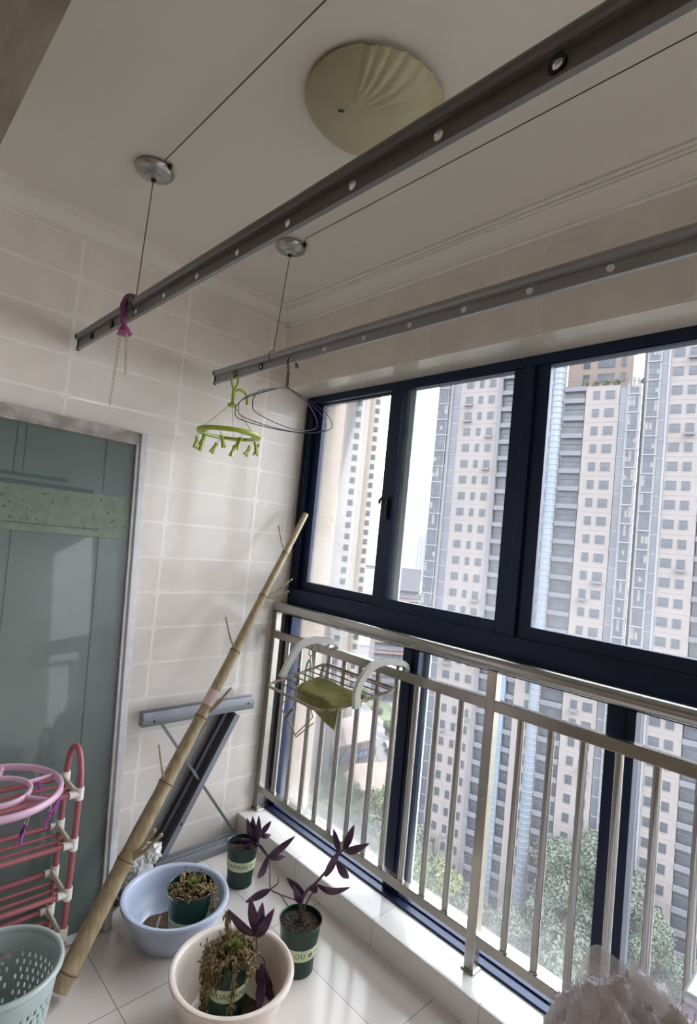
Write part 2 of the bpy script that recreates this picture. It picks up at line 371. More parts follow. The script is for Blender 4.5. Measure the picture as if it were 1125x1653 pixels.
MB().box((0.224, -0.712, 1.25), (0.238, -0.690, 2.28)).build('outer_jamb', 'greydark', wu)
MB().box((FX-0.012, -1.354, 1.25), (FX+0.03, -1.320, 2.262)).build('mullion', 'navy', wu, bevel=0.002)
for k, y_ in enumerate((-0.030, -0.044)):
    MB().box((FX-0.008, y_-0.002, 1.25), (FX+0.002, y_+0.002, 2.262)).build('track_rib', 'navy2', wu)
lt = MB().box((FX-0.020, -0.672, 1.655), (FX+0.007, -0.652, 1.745)); lt.tube([(FX-0.006, -0.662, 1.748), (FX-0.026, -0.66, 1.752), (FX-0.03, -0.648, 1.74), (FX-0.028, -0.644, 1.722)], 0.007)
lt.build('latch', 'black', wu, bevel=0.003)
wl = bpy.data.objects.new('window_2', None); col.objects.link(wl); wl['kind'] = 'structure'
f = MB(); f.box((FX, -0.060, 0.0975), (0.245, -0.002, 1.1045)); f.box((0.140, YB, 0.0972), (FX+0.02, -0.03, 0.106)); f.box((FX, YB, 0.0975), (0.245, -0.06, 0.112))
f.box((FX-0.012, -0.036, 0.1061), (FX, -0.024, 1.1045))
f.build('frame', 'navy', wl, bevel=0.002)
for y_ in (-0.887, -1.735, -2.60, -3.45):
    MB().box((FX-0.004, y_-0.043, 0.0975), (0.245, y_+0.043, 1.1045)).build('mullion', 'navy', wl, bevel=0.002)
    MB().box((FX-0.010, y_-0.014, 0.108), (FX-0.004, y_-0.005, 1.1045)).build('mullion_rib', 'navy2', wl)
    if y_ > -1: MB().box((0.230, y_-0.062, 0.112), (0.240, y_-0.044, 1.10)).build('outer_jamb', 'greyalu', wl)
for a, b in ((-0.845, -0.058), (-1.692, -0.93), (-2.556, -1.778), (-3.405, -2.642)):
    pane('glass', a, b, 0.11, 1.107, 0.215, 'glassL', wl)

# ------------------------------------------------------------------ stainless balustrade
RX = 0.107
bal = empty('balustrade', (RX, -1.8, 0.097), 'stainless steel balustrade with round handrail standing on the tiled kerb before the window', 'railing')
off(MB().tube([(RX, -0.004, 1.152), (RX, YB+0.004, 1.152)], 0.0265, 20), bal).build('handrail', 'steel2', bal)
off(MB().box((RX-0.016, -0.006, 0.990), (RX+0.016, YB+0.005, 1.030)), bal).build('upper_rail', 'steel', bal, bevel=0.003)
off(MB().box((RX-0.016, -0.006, 0.190), (RX+0.016, YB+0.005, 0.226)), bal).build('lower_rail', 'steel', bal, bevel=0.003)
for y_ in (-0.020, -1.327, -2.63):
    p = MB().box((RX-0.019, y_-0.019, 0.0975), (RX+0.019, y_+0.019, 1.13)).box((RX-0.026, y_-0.026, 0.0975), (RX+0.026, y_+0.026, 0.103))
    off(p, bal).build('post', 'steel', bal, bevel=0.003)
ys = [-0.137-0.1065*k for k in range(11)] + [-1.442, -1.549, -1.655, -1.761, -1.865, -1.97, -2.075, -2.18, -2.285, -2.39, -2.5] + [-2.74-0.107*k for k in range(8)]
for y_ in ys:
    t_ = MB().tube([(RX, y_, 0.222), (RX, y_, 0.993)], 0.0125, 14); t_.tube([(RX, y_, 0.225), (RX, y_, 0.231)], 0.016, 14)
    off(t_, bal).build('baluster', 'steel2', bal)

# ------------------------------------------------------------------ lifting drying rails and their cords
def drying_rail(name, x, zb, zt, y1, h0, rings, label):
    r_ = empty(name, (x, y1, zb), label, 'drying rail', 'aluminium rails of the ceiling drying rack')
    hh = zt-zb; zw = zb+hh*0.60
    prof = []
    for k in range(13):
        a = R_(-60+300*k/12); prof.append((0.015*math.cos(a), zt-0.0155+0.0155*math.sin(a)))
    b = MB().prism([(x+u, w_) for u, w_ in prof], y1, YB+0.02, 'y'); b.prism([(x-0.006, zb), (x+0.006, zb), (x+0.006, zb+0.006), (x-0.006, zb+0.006)], y1, YB+0.02, 'y')
    b.prism([(x-0.011, zw-0.004), (x+0.011, zw-0.004), (x+0.005, zw+0.010), (x-0.005, zw+0.010)], y1, YB+0.02, 'y')
    off(b, r_).build('tube', 'alu' if x < -0.7 else 'alu2', r_, ang=40)
    # web plate with round holes
    wb = MB(); zc = (zb+zw)/2+0.001; rad = 0.0095; hw = 0.012; za, zd = zb+0.004, zw-0.003; seg = 16
    ys_ = [y1-h0-0.2*k for k in range(17) if y1-h0-0.2*k > YB+0.1]
    for sx in (-0.0012, 0.0012):
        prev = y1
        for y_ in ys_:
            wb.add([(x+sx, prev, za), (x+sx, y_+hw, za), (x+sx, y_+hw, zd), (x+sx, prev, zd)], [(0,1,2,3)])
            vo, vi = [], []
            for k in range(seg):
                a = 2*PI*(k+0.5)/seg; c_, s_ = math.cos(a), math.sin(a); q_ = max(abs(c_), abs(s_))
                vo.append((x+sx, y_+hw*c_/q_, zc + ((zd-zc) if s_ > 0 else (zc-za))*s_/q_)); vi.append((x+sx, y_+rad*c_, zc+rad*s_))
            wb.add(vo+vi, [(k, (k+1) % seg, seg+(k+1) % seg, seg+k) for k in range(seg)])
            prev = y_-hw
        wb.add([(x+sx, prev, za), (x+sx, YB+0.02, za), (x+sx, YB+0.02, zd), (x+sx, prev, zd)], [(0,1,2,3)])
    for y_ in ys_:
        wb.add([(x+sx, y_+rad*math.cos(2*PI*k/seg), zc+rad*math.sin(2*PI*k/seg)) for sx in (-0.0012, 0.0012) for k in range(seg)], [(k, (k+1) % seg, seg+(k+1) % seg, seg+k) for k in range(seg)])
    off(wb, r_).build('web', 'alu' if x < -0.7 else 'alu2', r_, smooth=False)
    cp = MB().prism([(x+u*1.15, w_) for u, w_ in prof], y1+0.004, y1-0.002, 'y'); cp.box((x-0.005, y1-0.002, zb-0.001), (x+0.005, y1+0.004, zw+0.006)); cp.tube([(x, y1-0.002, zb+0.004), (x, y1+0.004, zb+0.004)], 0.008, 10)
    off(cp, r_).build('end_cap', 'black', r_)
    for k in rings:
        y_ = ys_[k]
        off(MB().tube([(x-0.004, y_+0.0108*math.cos(2*PI*j/16), zc+0.0108*math.sin(2*PI*j/16)) for j in range(16)], 0.0028, 8, closed=True), r_).build('grommet', 'black', r_)
    return r_
drying_rail('drying_rail', -1.02, 2.190, 2.258, -0.035, 0.160, (0, 1, 9), 'dark aluminium drying rail nearer the lamp, crossing the ceiling lamp, purple hook on it')
drying_rail('drying_rail', -0.43, 2.206, 2.272, -0.070, 0.175, (0, 1), 'pale aluminium drying rail along the window head, lime peg hanger hanging from it')
def pulley(x, y, hx, hy, label):
    p = empty('ceiling_pulley', (x, y, ZC), label, 'pulley', 'ceiling pulleys of the drying rack')
    b = MB().lathe([(0.001, 0), (0.052, 0), (0.060, -0.004), (0.063, -0.011), (0.060, -0.019), (0.050, -0.026), (0.034, -0.032), (0.030, -0.033), (0.029, -0.037), (0.018, -0.041), (0.009, -0.042), (0.001, -0.042)], 40)
    b.build('cap', 'pulley', p)
    MB().lathe([(0.001, -0.0425), (0.009, -0.0425), (0.008, -0.047), (0.001, -0.048)], 16).build('grommet', 'black', p)
    MB().box((0.020, -0.066, -0.018), (0.030, -0.040, -0.002)).build('slot', 'black', p)
    return p
pulley(-0.999, -0.556, 0, 0, 'round nickel ceiling pulley farther from the window wall, above the purple hook')
pulley(-0.420, -0.551, 0, 0, 'round nickel ceiling pulley nearer the window wall, above the pale rail')
def cord(pts, label):
    return tag(MB().tube(pts, 0.0016, 6).build('cord', 'cord'), label, 'cord', 'cords of the drying rack')
cord([(-1.018, -0.575, 2.262), (-1.0, -0.556, 2.675)], 'thin vertical cord holding the dark drying rail by the purple hook')
cord([(-0.430, -0.520, 2.276), (-0.42, -0.551, 2.675)], 'thin vertical cord holding the pale drying rail before the window corner')
cord([(-0.985, -0.605, 2.705), (-1.008, -0.66, 2.695), (-1.03, YB+0.01, 2.69)], 'cord running flat along the ceiling from the pulley above the purple hook')
cord([(-0.405, -0.60, 2.705), (-0.44, -0.68, 2.695), (-0.45, YB+0.01, 2.69)], 'cord running flat along the ceiling near the window wall cornice')
# wire loops over the rails where the cords end
tag(MB().tube([(-1.018+0.022*math.cos(a), -0.575, 2.245+0.024*math.sin(a)) for a in [2*PI*k/14 for k in range(14)]], 0.002, 6, closed=True).build('rail_loop', 'rod'), 'small wire loop round the dark drying rail under its cord', 'wire loop', 'wire loops round the drying rails')
tag(MB().tube([(-0.430+0.021*math.cos(a), -0.520, 2.256+0.024*math.sin(a)) for a in [2*PI*k/14 for k in range(14)]], 0.002, 6, closed=True).build('rail_loop', 'rod'), 'small wire loop round the pale drying rail under its cord', 'wire loop', 'wire loops round the drying rails')

# ------------------------------------------------------------------ ceiling lamp with a fluted shell fan
LX, LY, LR = -0.730, -1.312, 0.183
lamp = empty('ceiling_lamp', (LX, LY, ZC), 'round cream ceiling lamp with a fan of shell flutes, behind the dark rail', 'ceiling lamp')
MB().lathe([(0.001, 0), (0.165, 0), (0.165, -0.012), (0.16, -0.014)], 48).build('base_plate', 'whitep', lamp)
fo = Vector((-0.815-LX, -1.325-LY, 0)); vs = []; fs = []; NR, NA = 44, 180
A0, A1 = R_(-122), R_(-42)
def lamp_z(x, y, t):
    z = -0.012 - 0.080*(1-t**2.6)**0.8
    d = Vector((x, y, 0))-fo; L_ = d.length; a = math.atan2(d.y, d.x) + 0.55*(L_-0.1)
    if A0 < a < A1 and L_ > 0.01:
        u = (a-A0)/(A1-A0)*6; z -= 0.0085*(abs(math.sin(PI*u))**0.7)*min(1, L_/0.10)
    return z
for i in range(NR+1):
    t = i/NR
    for k in range(NA):
        a = 2*PI*k/NA; rr = LR*t
        if -PI*0.72 < (a-2*PI if a > PI else a) < -PI*0.10: rr *= 1 + 0.012*t**6*abs(math.sin(a*9))
        x, y = rr*math.cos(a), rr*math.sin(a); vs.append((x, y, lamp_z(x, y, t)))
for i in range(NR):
    for k in range(NA):
        k2 = (k+1) % NA; fs.append((i*NA+k, i*NA+k2, (i+1)*NA+k2, (i+1)*NA+k))
MB().add(vs, fs).build('lamp_shade', 'lamp', lamp, ang=80)
MB().tube([(fo.x-0.022, fo.y+0.026, -0.088), (fo.x-0.014, fo.y+0.014, -0.091)], 0.0035, 6).build('chip_mark', 'greydark', lamp)
# ------------------------------------------------------------------ outdoors, seen from the twentieth floor
GZ = -58.0
_mat = mat
OUT = 0.21
def mat(name, c, *a, **k):
    def dim(q):                                    # outdoor colours darkened evenly so the room's high exposure does not wash them out
        return tuple(255*((v*OUT*12.92) if v*OUT <= 0.0031308 else 1.055*(v*OUT)**(1/2.4)-0.055) for v in lin(q))
    if 'c2' in k and k['c2']: k['c2'] = dim(k['c2'])
    return _mat(name, dim(c), *a, **k)
MAT['ground'] = mat('dusty_ground', (168, 162, 148), 0.95, c2=(140, 142, 122), nscale=0.06)
MAT['asphalt'] = mat('asphalt', (136, 134, 136), 0.9, noise_amt=0.08, nscale=0.3)
MAT['grass'] = mat('verge_grass', (104, 118, 74), 0.95, c2=(84, 100, 58), nscale=0.3)
MAT['tpink'] = mat('tower_pink_render', (158, 148, 147), 0.9, noise_amt=0.03, nscale=0.4)
MAT['tline'] = mat('tower_joint_line', (172, 164, 164), 0.9)
MAT['twhite'] = mat('tower_white_trim', (160, 157, 162), 0.8)
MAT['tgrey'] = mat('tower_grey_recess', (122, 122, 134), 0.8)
MAT['tslab'] = mat('tower_balcony_slab', (122, 121, 132), 0.9)
MAT['tglass'] = mat('tower_window_glass', (66, 72, 88), 0.3, c2=(92, 100, 114), nscale=0.7, spec=0.3)
MAT['tframe'] = mat('tower_window_frame', (66, 68, 80), 0.5)
MAT['tstrip'] = mat('tower_blue_grey_strip', (88, 94, 110), 0.4, c2=(74, 80, 96), nscale=0.25)
MAT['tblue'] = mat('tower_pale_blue_ribs', (112, 142, 172), 0.4, c2=(142, 158, 180), nscale=0.12)
MAT['tbrown'] = mat('tower_brown_gap', (104, 96, 104), 0.8)
MAT['leafA'] = mat('dusty_green_leaves', (100, 128, 60), 0.8, c2=(64, 90, 44), nscale=0.7)
MAT['leafB'] = mat('grey_green_leaves', (90, 104, 78), 0.8, c2=(56, 72, 54), nscale=0.9)
MAT['leafC'] = mat('yellow_green_leaves', (126, 138, 60), 0.8, c2=(88, 100, 54), nscale=0.9)
MAT['trunk'] = mat('tree_trunk', (82, 72, 62), 0.9)
MAT['far'] = mat('haze_toned_far_wall', (184, 182, 188), 0.9)  # distance haze put into the wall colour as paleness
MAT['farg'] = mat('haze_toned_far_glass', (168, 168, 178), 0.9)  # glass kept nearly as pale as the wall, haze in the colour
MAT['orange'] = mat('orange_slab_edge', (168, 128, 108), 0.8)
MAT['violetw'] = mat('violet_grey_wall', (122, 116, 132), 0.8)
MAT['tanroof'] = mat('tan_flat_roof', (176, 152, 134), 0.9, c2=(160, 138, 120), nscale=0.2)
MAT['redroof'] = mat('red_tiled_roof', (178, 130, 116), 0.9)
MAT['peach'] = mat('peach_wall', (176, 156, 146), 0.9)
MAT['signblue'] = mat('blue_sign', (52, 92, 150), 0.5)
MAT['signwhite'] = mat('white_sign_strokes', (210, 214, 220), 0.5)
MAT['car'] = mat('white_car_paint', (190, 190, 192), 0.3)
MAT['cardark'] = mat('dark_car_paint', (60, 64, 76), 0.3)
MAT['tanshade'] = mat('shade_toned_side_wall', (112, 106, 104), 0.9)  # side wall colour darkened to stand for its shaded face
struct('ground', MB().box((-20, -150, GZ-1), (1500, 1500, GZ)), 'ground')
rd = MB()
def band(mb, p, q, w_, z): mb.beam((p[0], p[1], z), (q[0], q[1], z), w_, 0.1)
band(rd, (240, 210), (60, 60), 1, GZ-0.2)
road = MB(); 
for (p, q, w_) in (((196, 205), (150, 95), 9), ((150, 150), (104, 72), 9)):
    band(road, p, q, w_, GZ+0.05)
struct('road', road, 'asphalt')
vg = MB()
for (p, q, w_) in (((172, 176), (127, 84), 9), ((210, 205), (165, 95), 8), ((128, 150), (95, 90), 4)):
    band(vg, p, q, w_, GZ+0.08)
struct('verge', vg, 'grass')

MAT['park'] = mat('haze_toned_parkland', (168, 184, 158), 0.95, c2=(190, 194, 180), nscale=0.01)  # pale green with distance haze mixed into the colour
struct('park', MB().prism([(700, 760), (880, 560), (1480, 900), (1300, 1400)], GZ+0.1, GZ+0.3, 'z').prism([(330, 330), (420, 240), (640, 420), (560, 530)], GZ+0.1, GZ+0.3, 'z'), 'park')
TU, TN, TP = Vector((0.2588, -0.9659, 0)), Vector((-0.9659, -0.2588, 0)), Vector((81.548, 53.186, 0))
def FP(s, o, z): return TP + TU*s + TN*o + Vector((0, 0, z))
def tower_root(s, label, group=None):
    e = empty('apartment_tower', FP(s, 0, GZ), label, 'apartment tower', group); e.rotation_euler = (0, 0, math.atan2(TU.y, TU.x)); return e
# local frame of a tower: x along the facade, -y towards the viewer, z up from the ground
_wm = {}
def window_mesh(w_, h_, style=0):
    key = (round(w_, 2), round(h_, 2), style)
    if key in _wm: return _wm[key]
    b = MB(); b.box((-w_/2, -0.03, -h_/2), (w_/2, 0.02, h_/2), 0); t = 0.07
    for a, c in (((-w_/2, -0.08, -h_/2), (-w_/2+t, 0.02, h_/2)), ((w_/2-t, -0.08, -h_/2), (w_/2, 0.02, h_/2)), ((-w_/2, -0.08, -h_/2), (w_/2, 0.02, -h_/2+t)), ((-w_/2, -0.08, h_/2-t), (w_/2, 0.02, h_/2)), ((-t/2, -0.08, -h_/2), (t/2, 0.02, h_/2))):
        b.box(a, c, 1)
    if style == 1:
        b.box((-w_/2-0.1, -0.55, -h_/2-0.5), (w_/2+0.1, -0.02, -h_/2-0.1), 2)
    me_o = b.build('window', ['tglass', 'tframe', 'tslab'], smooth=False); me = me_o.data
    bpy.data.objects.remove(me_o); _wm[key] = me; return me
def add_window(root, x, z, w_, h_, style=0):
    o = bpy.data.objects.new('window', window_mesh(w_, h_, style)); col.objects.link(o); o.parent = root; o.location = (x, -0.0, z-GZ); return o
FH = 2.945
def cols(root, s0, xs, ws, z0, ztop, zbot, h_=1.33, rng=None):
    for x, w_ in zip(xs, ws):
        k0 = math.floor((z0-ztop)/FH)
        z = z0 + FH*math.floor((ztop-1.0-z0)/FH)
        while z > zbot:
            add_window(root, x-s0, z, w_, h_, 1 if (rng and rng.random() < 0.12) else 0); z -= FH
def wallpart(root, s0, a, b, zt, m='tpink', o0=0.0, dep=10, name='wall', z0=GZ, zl=None):
    mb = MB().box((a-s0, -o0, z0-GZ), (b-s0, dep, zt-GZ))
    return mb.build(name, m, root, smooth=False)
def joints(root, s0, a, b, zph, zt):
    mb = MB(); z = zph + FH*math.floor((zt-zph)/FH)
    while z > GZ: mb.box((a-s0+0.02, -0.03, z-GZ), (b-s0-0.02, 0.01, z+0.07-GZ)); z -= FH
    return mb.build('joint_lines', 'tline', root, smooth=False)
def strip(root, s0, a, b, zt, zph, m='tstrip', o0=0.05):
    mb = MB().box((a-s0, -o0, 0), (b-s0, 1, zt-GZ), 0); z = zph + FH*math.floor((zt-zph)/FH)
    while z > GZ: mb.box((a-s0, -o0-0.05, z-GZ), (b-s0, -o0, z+0.14-GZ), 1); z -= FH
    return mb.build('glazed_strip', [m, 'tframe' if m != 'tstrip' else 'twhite'], root, smooth=False)
rbay = random.Random(21); MAT['tcurtain'] = mat('tower_pale_curtain', (150, 146, 146), 0.9)
def bay(root, s0, a, b, zt, zph, proj=0.9):
    """projecting window bay with frames on every floor"""
    mb = MB().box((a-s0, -proj, 0), (b-s0, 1, zt-GZ), 0); z = zph + FH*math.floor((zt-zph)/FH); n = 3
    while z > GZ:
        mb.box((a-s0-0.15, -proj-0.15, z-GZ), (b-s0+0.15, -proj+0.3, z+0.18-GZ), 2)
        mb.box((a-s0, -proj-0.05, z+1.0-GZ), (b-s0, -proj, z+1.10-GZ), 1); mb.box((a-s0, -proj-0.05, z+2.2-GZ), (b-s0, -proj, z+2.27-GZ), 1)
        for j in range(n):
            if rbay.random() < 0.3: mb.box((a-s0+(b-a)*j/n+0.06, -proj-0.02, z+1.1-GZ), (a-s0+(b-a)*(j+1)/n-0.06, -proj, z+rbay.choice((1.8, 2.2, 2.8))-GZ), 3)
        for k in range(n+1):
            x = a-s0 + (b-a)*k/n; mb.box((x-0.04, -proj-0.06, z-GZ), (x+0.04, -proj, z+FH-GZ), 1 if k % n else 2)
        z -= FH
    return mb.build('window_bay', ['tglass', 'tframe', 'twhite', 'tcurtain'], root, smooth=False)
def balconies(root, s0, a, b, zt, zph, dep=3.0, name='balcony'):
    """recess with a slab and a glazed front on every floor"""
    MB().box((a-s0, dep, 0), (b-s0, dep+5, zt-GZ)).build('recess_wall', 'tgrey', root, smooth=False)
    z = zph + FH*math.floor((zt-zph)/FH); w_ = b-a
    me = MB().box((0, 0.0, -0.1), (w_, dep, 0.12), 0).box((0, -0.1, -0.35), (w_, 0.12, 0.42), 0)
    me.box((0.15, 0.7, 0.1), (w_-0.1, 0.8, FH-0.2), 1).box((0.15, 0.65, 1.0), (w_-0.1, 0.7, 1.08), 2)
    me.box((0.1, 0.5, 1.66), (w_-0.1, 0.7, 1.76), 0)
    for k in range(3): me.box((0.15+(w_-0.3)*k/2, 0.64, 0.1), (0.22+(w_-0.3)*k/2, 0.7, FH-0.2), 2)
    o0 = me.build('balcony', ['tslab', 'tglass', 'tframe'], smooth=False); md = o0.data; bpy.data.objects.remove(o0)
    while z > GZ:
        o = bpy.data.objects.new('balcony', md); col.objects.link(o); o.parent = root; o.location = (a-s0, 0, z-GZ); z -= FH
rg = random.Random(3)
# tower with three window columns and a glass bay at its left edge
s0 = -7.5; A = tower_root(s0, 'pinkish tower seen in the middle pane, three window columns beside a glazed corner bay', 'apartment towers opposite')
wallpart(A, s0, -5.4, 3.75, 46); joints(A, s0, -3.5, 3.75, 29.0+1.45, 46)
bay(A, s0, -7.5, -5.5, 46, 28.2); strip(A, s0, -4.95, -3.6, 46, 27.6)
MB().box((-5.45-s0, -0.35, 0), (-4.98-s0, 0.5, 46-GZ)).build('pilaster', 'twhite', A, smooth=False)
cols(A, s0, (-1.8, 0.35, 2.33), (1.28, 0.75, 1.05), 29.0, 45, -56, rng=rg)
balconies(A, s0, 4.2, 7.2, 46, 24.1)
MB().box((3.76-s0, -0.3, 0), (4.2-s0, 6, 46-GZ)).build('pilaster', 'tslab', A, smooth=False)
MB().box((-6.6-s0, 1.0, 46-GZ), (3-s0, 8, 49-GZ)).build('roof_house', 'tpink', A, smooth=False)
# middle tower: block strip, dark balconies, blank wall, slit windows, pale blue ribs
s0 = 7.3; Mw = tower_root(s0, 'narrow tower block with a pale blue ribbed column, between the two pinkish towers', 'apartment towers opposite')
wallpart(Mw, s0, 7.3, 8.1, 50, 'tslab', dep=6); wallpart(Mw, s0, 10.45, 13.1, 50, 'tpink', 0.2)
mb = MB().box((8.15-s0, -0.3, 0), (8.95-s0, 4, 50-GZ), 0); z = 50.0
while z > GZ: mb.box((8.15-s0, -0.36, z-GZ), (8.95-s0, -0.3, z+0.14-GZ), 1); z -= 0.98
mb.build('glass_block_strip', ['tblue', 'twhite'], Mw, smooth=False)
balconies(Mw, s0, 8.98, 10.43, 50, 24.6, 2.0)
for k in range(34):
    z = 47.5-FH*k
    if z > GZ+1: o = bpy.data.objects.new('window', window_mesh(0.8, 1.75)); col.objects.link(o); o.parent = Mw; o.location = (12.62-s0, -0.22, z-GZ)
mb = MB(); n = 10
for k in range(n+1):
    pass
mb.lathe([(0.85, 0), (0.85, 50-GZ)], 28, (13.70-s0, 0.1, 0)); z = 49.5
while z > GZ: mb.lathe([(0.86, z-GZ), (0.93, z-GZ), (0.93, z+0.16-GZ), (0.86, z+0.16-GZ)], 28, (13.70-s0, 0.1, 0), mi=1); z -= 0.98
for k in range(0, 28, 2):
    a = 2*PI*k/28; mb.box((13.70-s0+0.86*math.cos(a)-0.03, 0.1+0.86*math.sin(a)-0.03, 0), (13.70-s0+0.86*math.cos(a)+0.03, 0.1+0.86*math.sin(a)+0.03, 50-GZ), 1)
mb.build('ribbed_column', ['tblue', 'twhite'], Mw, ang=60)
# shorter tower right of it with a planted roof
s0 = 14.65; B = tower_root(s0, 'shorter pinkish tower with two window columns and plants along its roof edge', 'apartment towers opposite')
ZB = 30.3
wallpart(B, s0, 18.1, 23.15, ZB); joints(B, s0, 18.1, 23.1, 22.87+1.45, ZB)
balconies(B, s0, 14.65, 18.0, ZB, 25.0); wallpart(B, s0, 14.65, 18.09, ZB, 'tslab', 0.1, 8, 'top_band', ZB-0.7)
cols(B, s0, (19.75, 21.75), (0.98, 1.36), 22.87, ZB, -56, rng=rg)
strip(B, s0, 23.25, 24.25, ZB-0.5, 21.4); MB().box((24.26-s0, -0.3, 0), (24.5-s0, 1, ZB-GZ)).box((25.95-s0, -0.3, 0), (26.2-s0, 1, ZB-GZ)).build('pilaster', 'twhite', B, smooth=False)
bay(B, s0, 24.52, 25.93, ZB-0.4, 22.6, 0.35)
mb = MB()
for k in range(9): x = 0.4+k*1.35; mb.tube([(x, 0.3, ZB-GZ), (x, 0.3, ZB+1.2-GZ)], 0.05, 6)
mb.tube([(0.4, 0.3, ZB+1.15-GZ), (11.3, 0.3, ZB+1.15-GZ)], 0.05, 6); mb.build('roof_railing', 'tframe', B)
# tall tower at the right
s0 = 26.3; D = tower_root(s0, 'tallest pinkish tower at the right edge, two window columns and an end recess', 'apartment towers opposite')
wallpart(D, s0, 26.3, 26.75, 50, 'tbrown', -0.6); wallpart(D, s0, 29.95, 34.55, 50); joints(D, s0, 29.95, 34.5, 23.07+1.45, 50)
bay(D, s0, 27.0, 28.55, 50, 21.7, 0.35); strip(D, s0, 28.8, 29.65, 50, 21.2)
MB().box((26.76-s0, -0.3, 0), (26.98-s0, 1, 50-GZ)).box((28.56-s0, -0.3, 0), (28.79-s0, 1, 50-GZ)).box((29.66-s0, -0.2, 0), (29.94-s0, 1, 50-GZ)).build('pilaster', 'twhite', D, smooth=False)
cols(D, s0, (31.0, 32.95), (1.42, 1.08), 23.07, 50, -56, rng=rg)
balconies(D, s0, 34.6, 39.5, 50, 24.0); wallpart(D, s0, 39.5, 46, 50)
# tower behind the shorter one
s0 = 12.0; E_ = empty('apartment_tower', FP(12.0, -17, GZ), 'peach tower standing behind the shorter planted-roof tower, under the sky', 'apartment tower', 'apartment towers opposite'); E_.rotation_euler = (0, 0, math.atan2(TU.y, TU.x))
MB().box((0, 0, 0), (11.5, 9, 62-GZ)).build('wall', 'peach', E_, smooth=False)
for k in range(14):
    z = 60.5-FH*k
    for x, w_ in ((3.4, 1.2), (6.9, 2.9), (9.9, 0.8)): add_window(E_, x, z, w_, 1.7)
# white towers in the left pane
def block(name, p, ang, sx, sy, zt, wm, label, cat, group=None, wins=(), floors=1, zph=0, fh=2.945, ww=1.2, hh=1.4, zb=GZ, wname='window', extra=None):
    e = empty(name, (p[0], p[1], zb), label, cat, group, (0, 0, R_(ang)))
    MB().box((0, 0, 0), (sx, sy, zt-zb)).build('wall', wm, e, smooth=False)
    for x in wins:
        for k in range(floors):
            z = zph - fh*k
            if z > zb: 
                o = bpy.data.objects.new('window', window_mesh(ww, hh)); col.objects.link(o); o.parent = e; o.location = (x, 0, z-zb)
    if extra: extra(e)
    return e
MAT['lilac'] = mat('lilac_white_render', (196, 188, 190), 0.9); MAT['offwhite'] = mat('warm_white_render', (214, 206, 198), 0.9); MAT['beige'] = mat('beige_strip', (186, 164, 146), 0.9)  # plain wall colours of the left towers, the second a warm off-white
L1 = block('apartment_tower', (88.5, 107.5), -46, 11.9, 9, 60, 'lilac', 'pale lilac tower nearest our own wall, small windows down its right edge', 'apartment tower', 'white towers in the left pane', (10.9,), 34, 58, ww=1.3, hh=1.5)
def l2x(e): MB().box((4.4, -0.3, 0), (5.3, 0.5, 55-GZ)).build('beige_strip', 'beige', e, smooth=False)
L2 = block('apartment_tower', (114.6, 119.9), -46, 7.4, 9, 55, 'offwhite', 'white tower with a beige strip, its window column against open sky', 'apartment tower', 'white towers in the left pane', (6.4,), 34, 54, ww=1.3, hh=1.6, extra=l2x)
# violet grey office with orange slab edges
def vx(e):
    mb = MB()
    for k in range(9): mb.box((-0.2, -0.5, 42-4.0*k), (15.4, 0.05, 42.7-4.0*k))
    mb.build('slab_edge', 'orange', e, smooth=False)
    mb = MB()
    for k in range(10):
        for j in range(7): mb.box((0.6+j*2.1, -0.08, 0.8+4.0*k), (2.2+j*2.1, 0.02, 3.2+4.0*k))
    mb.build('window_band', 'tglass', e, smooth=False)
    MB().box((4.5, -1.2, 42), (15, 2, 50.5)).build('plant_room', 'violetw', e, smooth=False)
block('office_block', (150.0, 135.5), -40, 15.2, 14, GZ+45, 'violetw', 'violet grey office block with orange slab edges, low in the middle pane', 'office block', extra=vx)
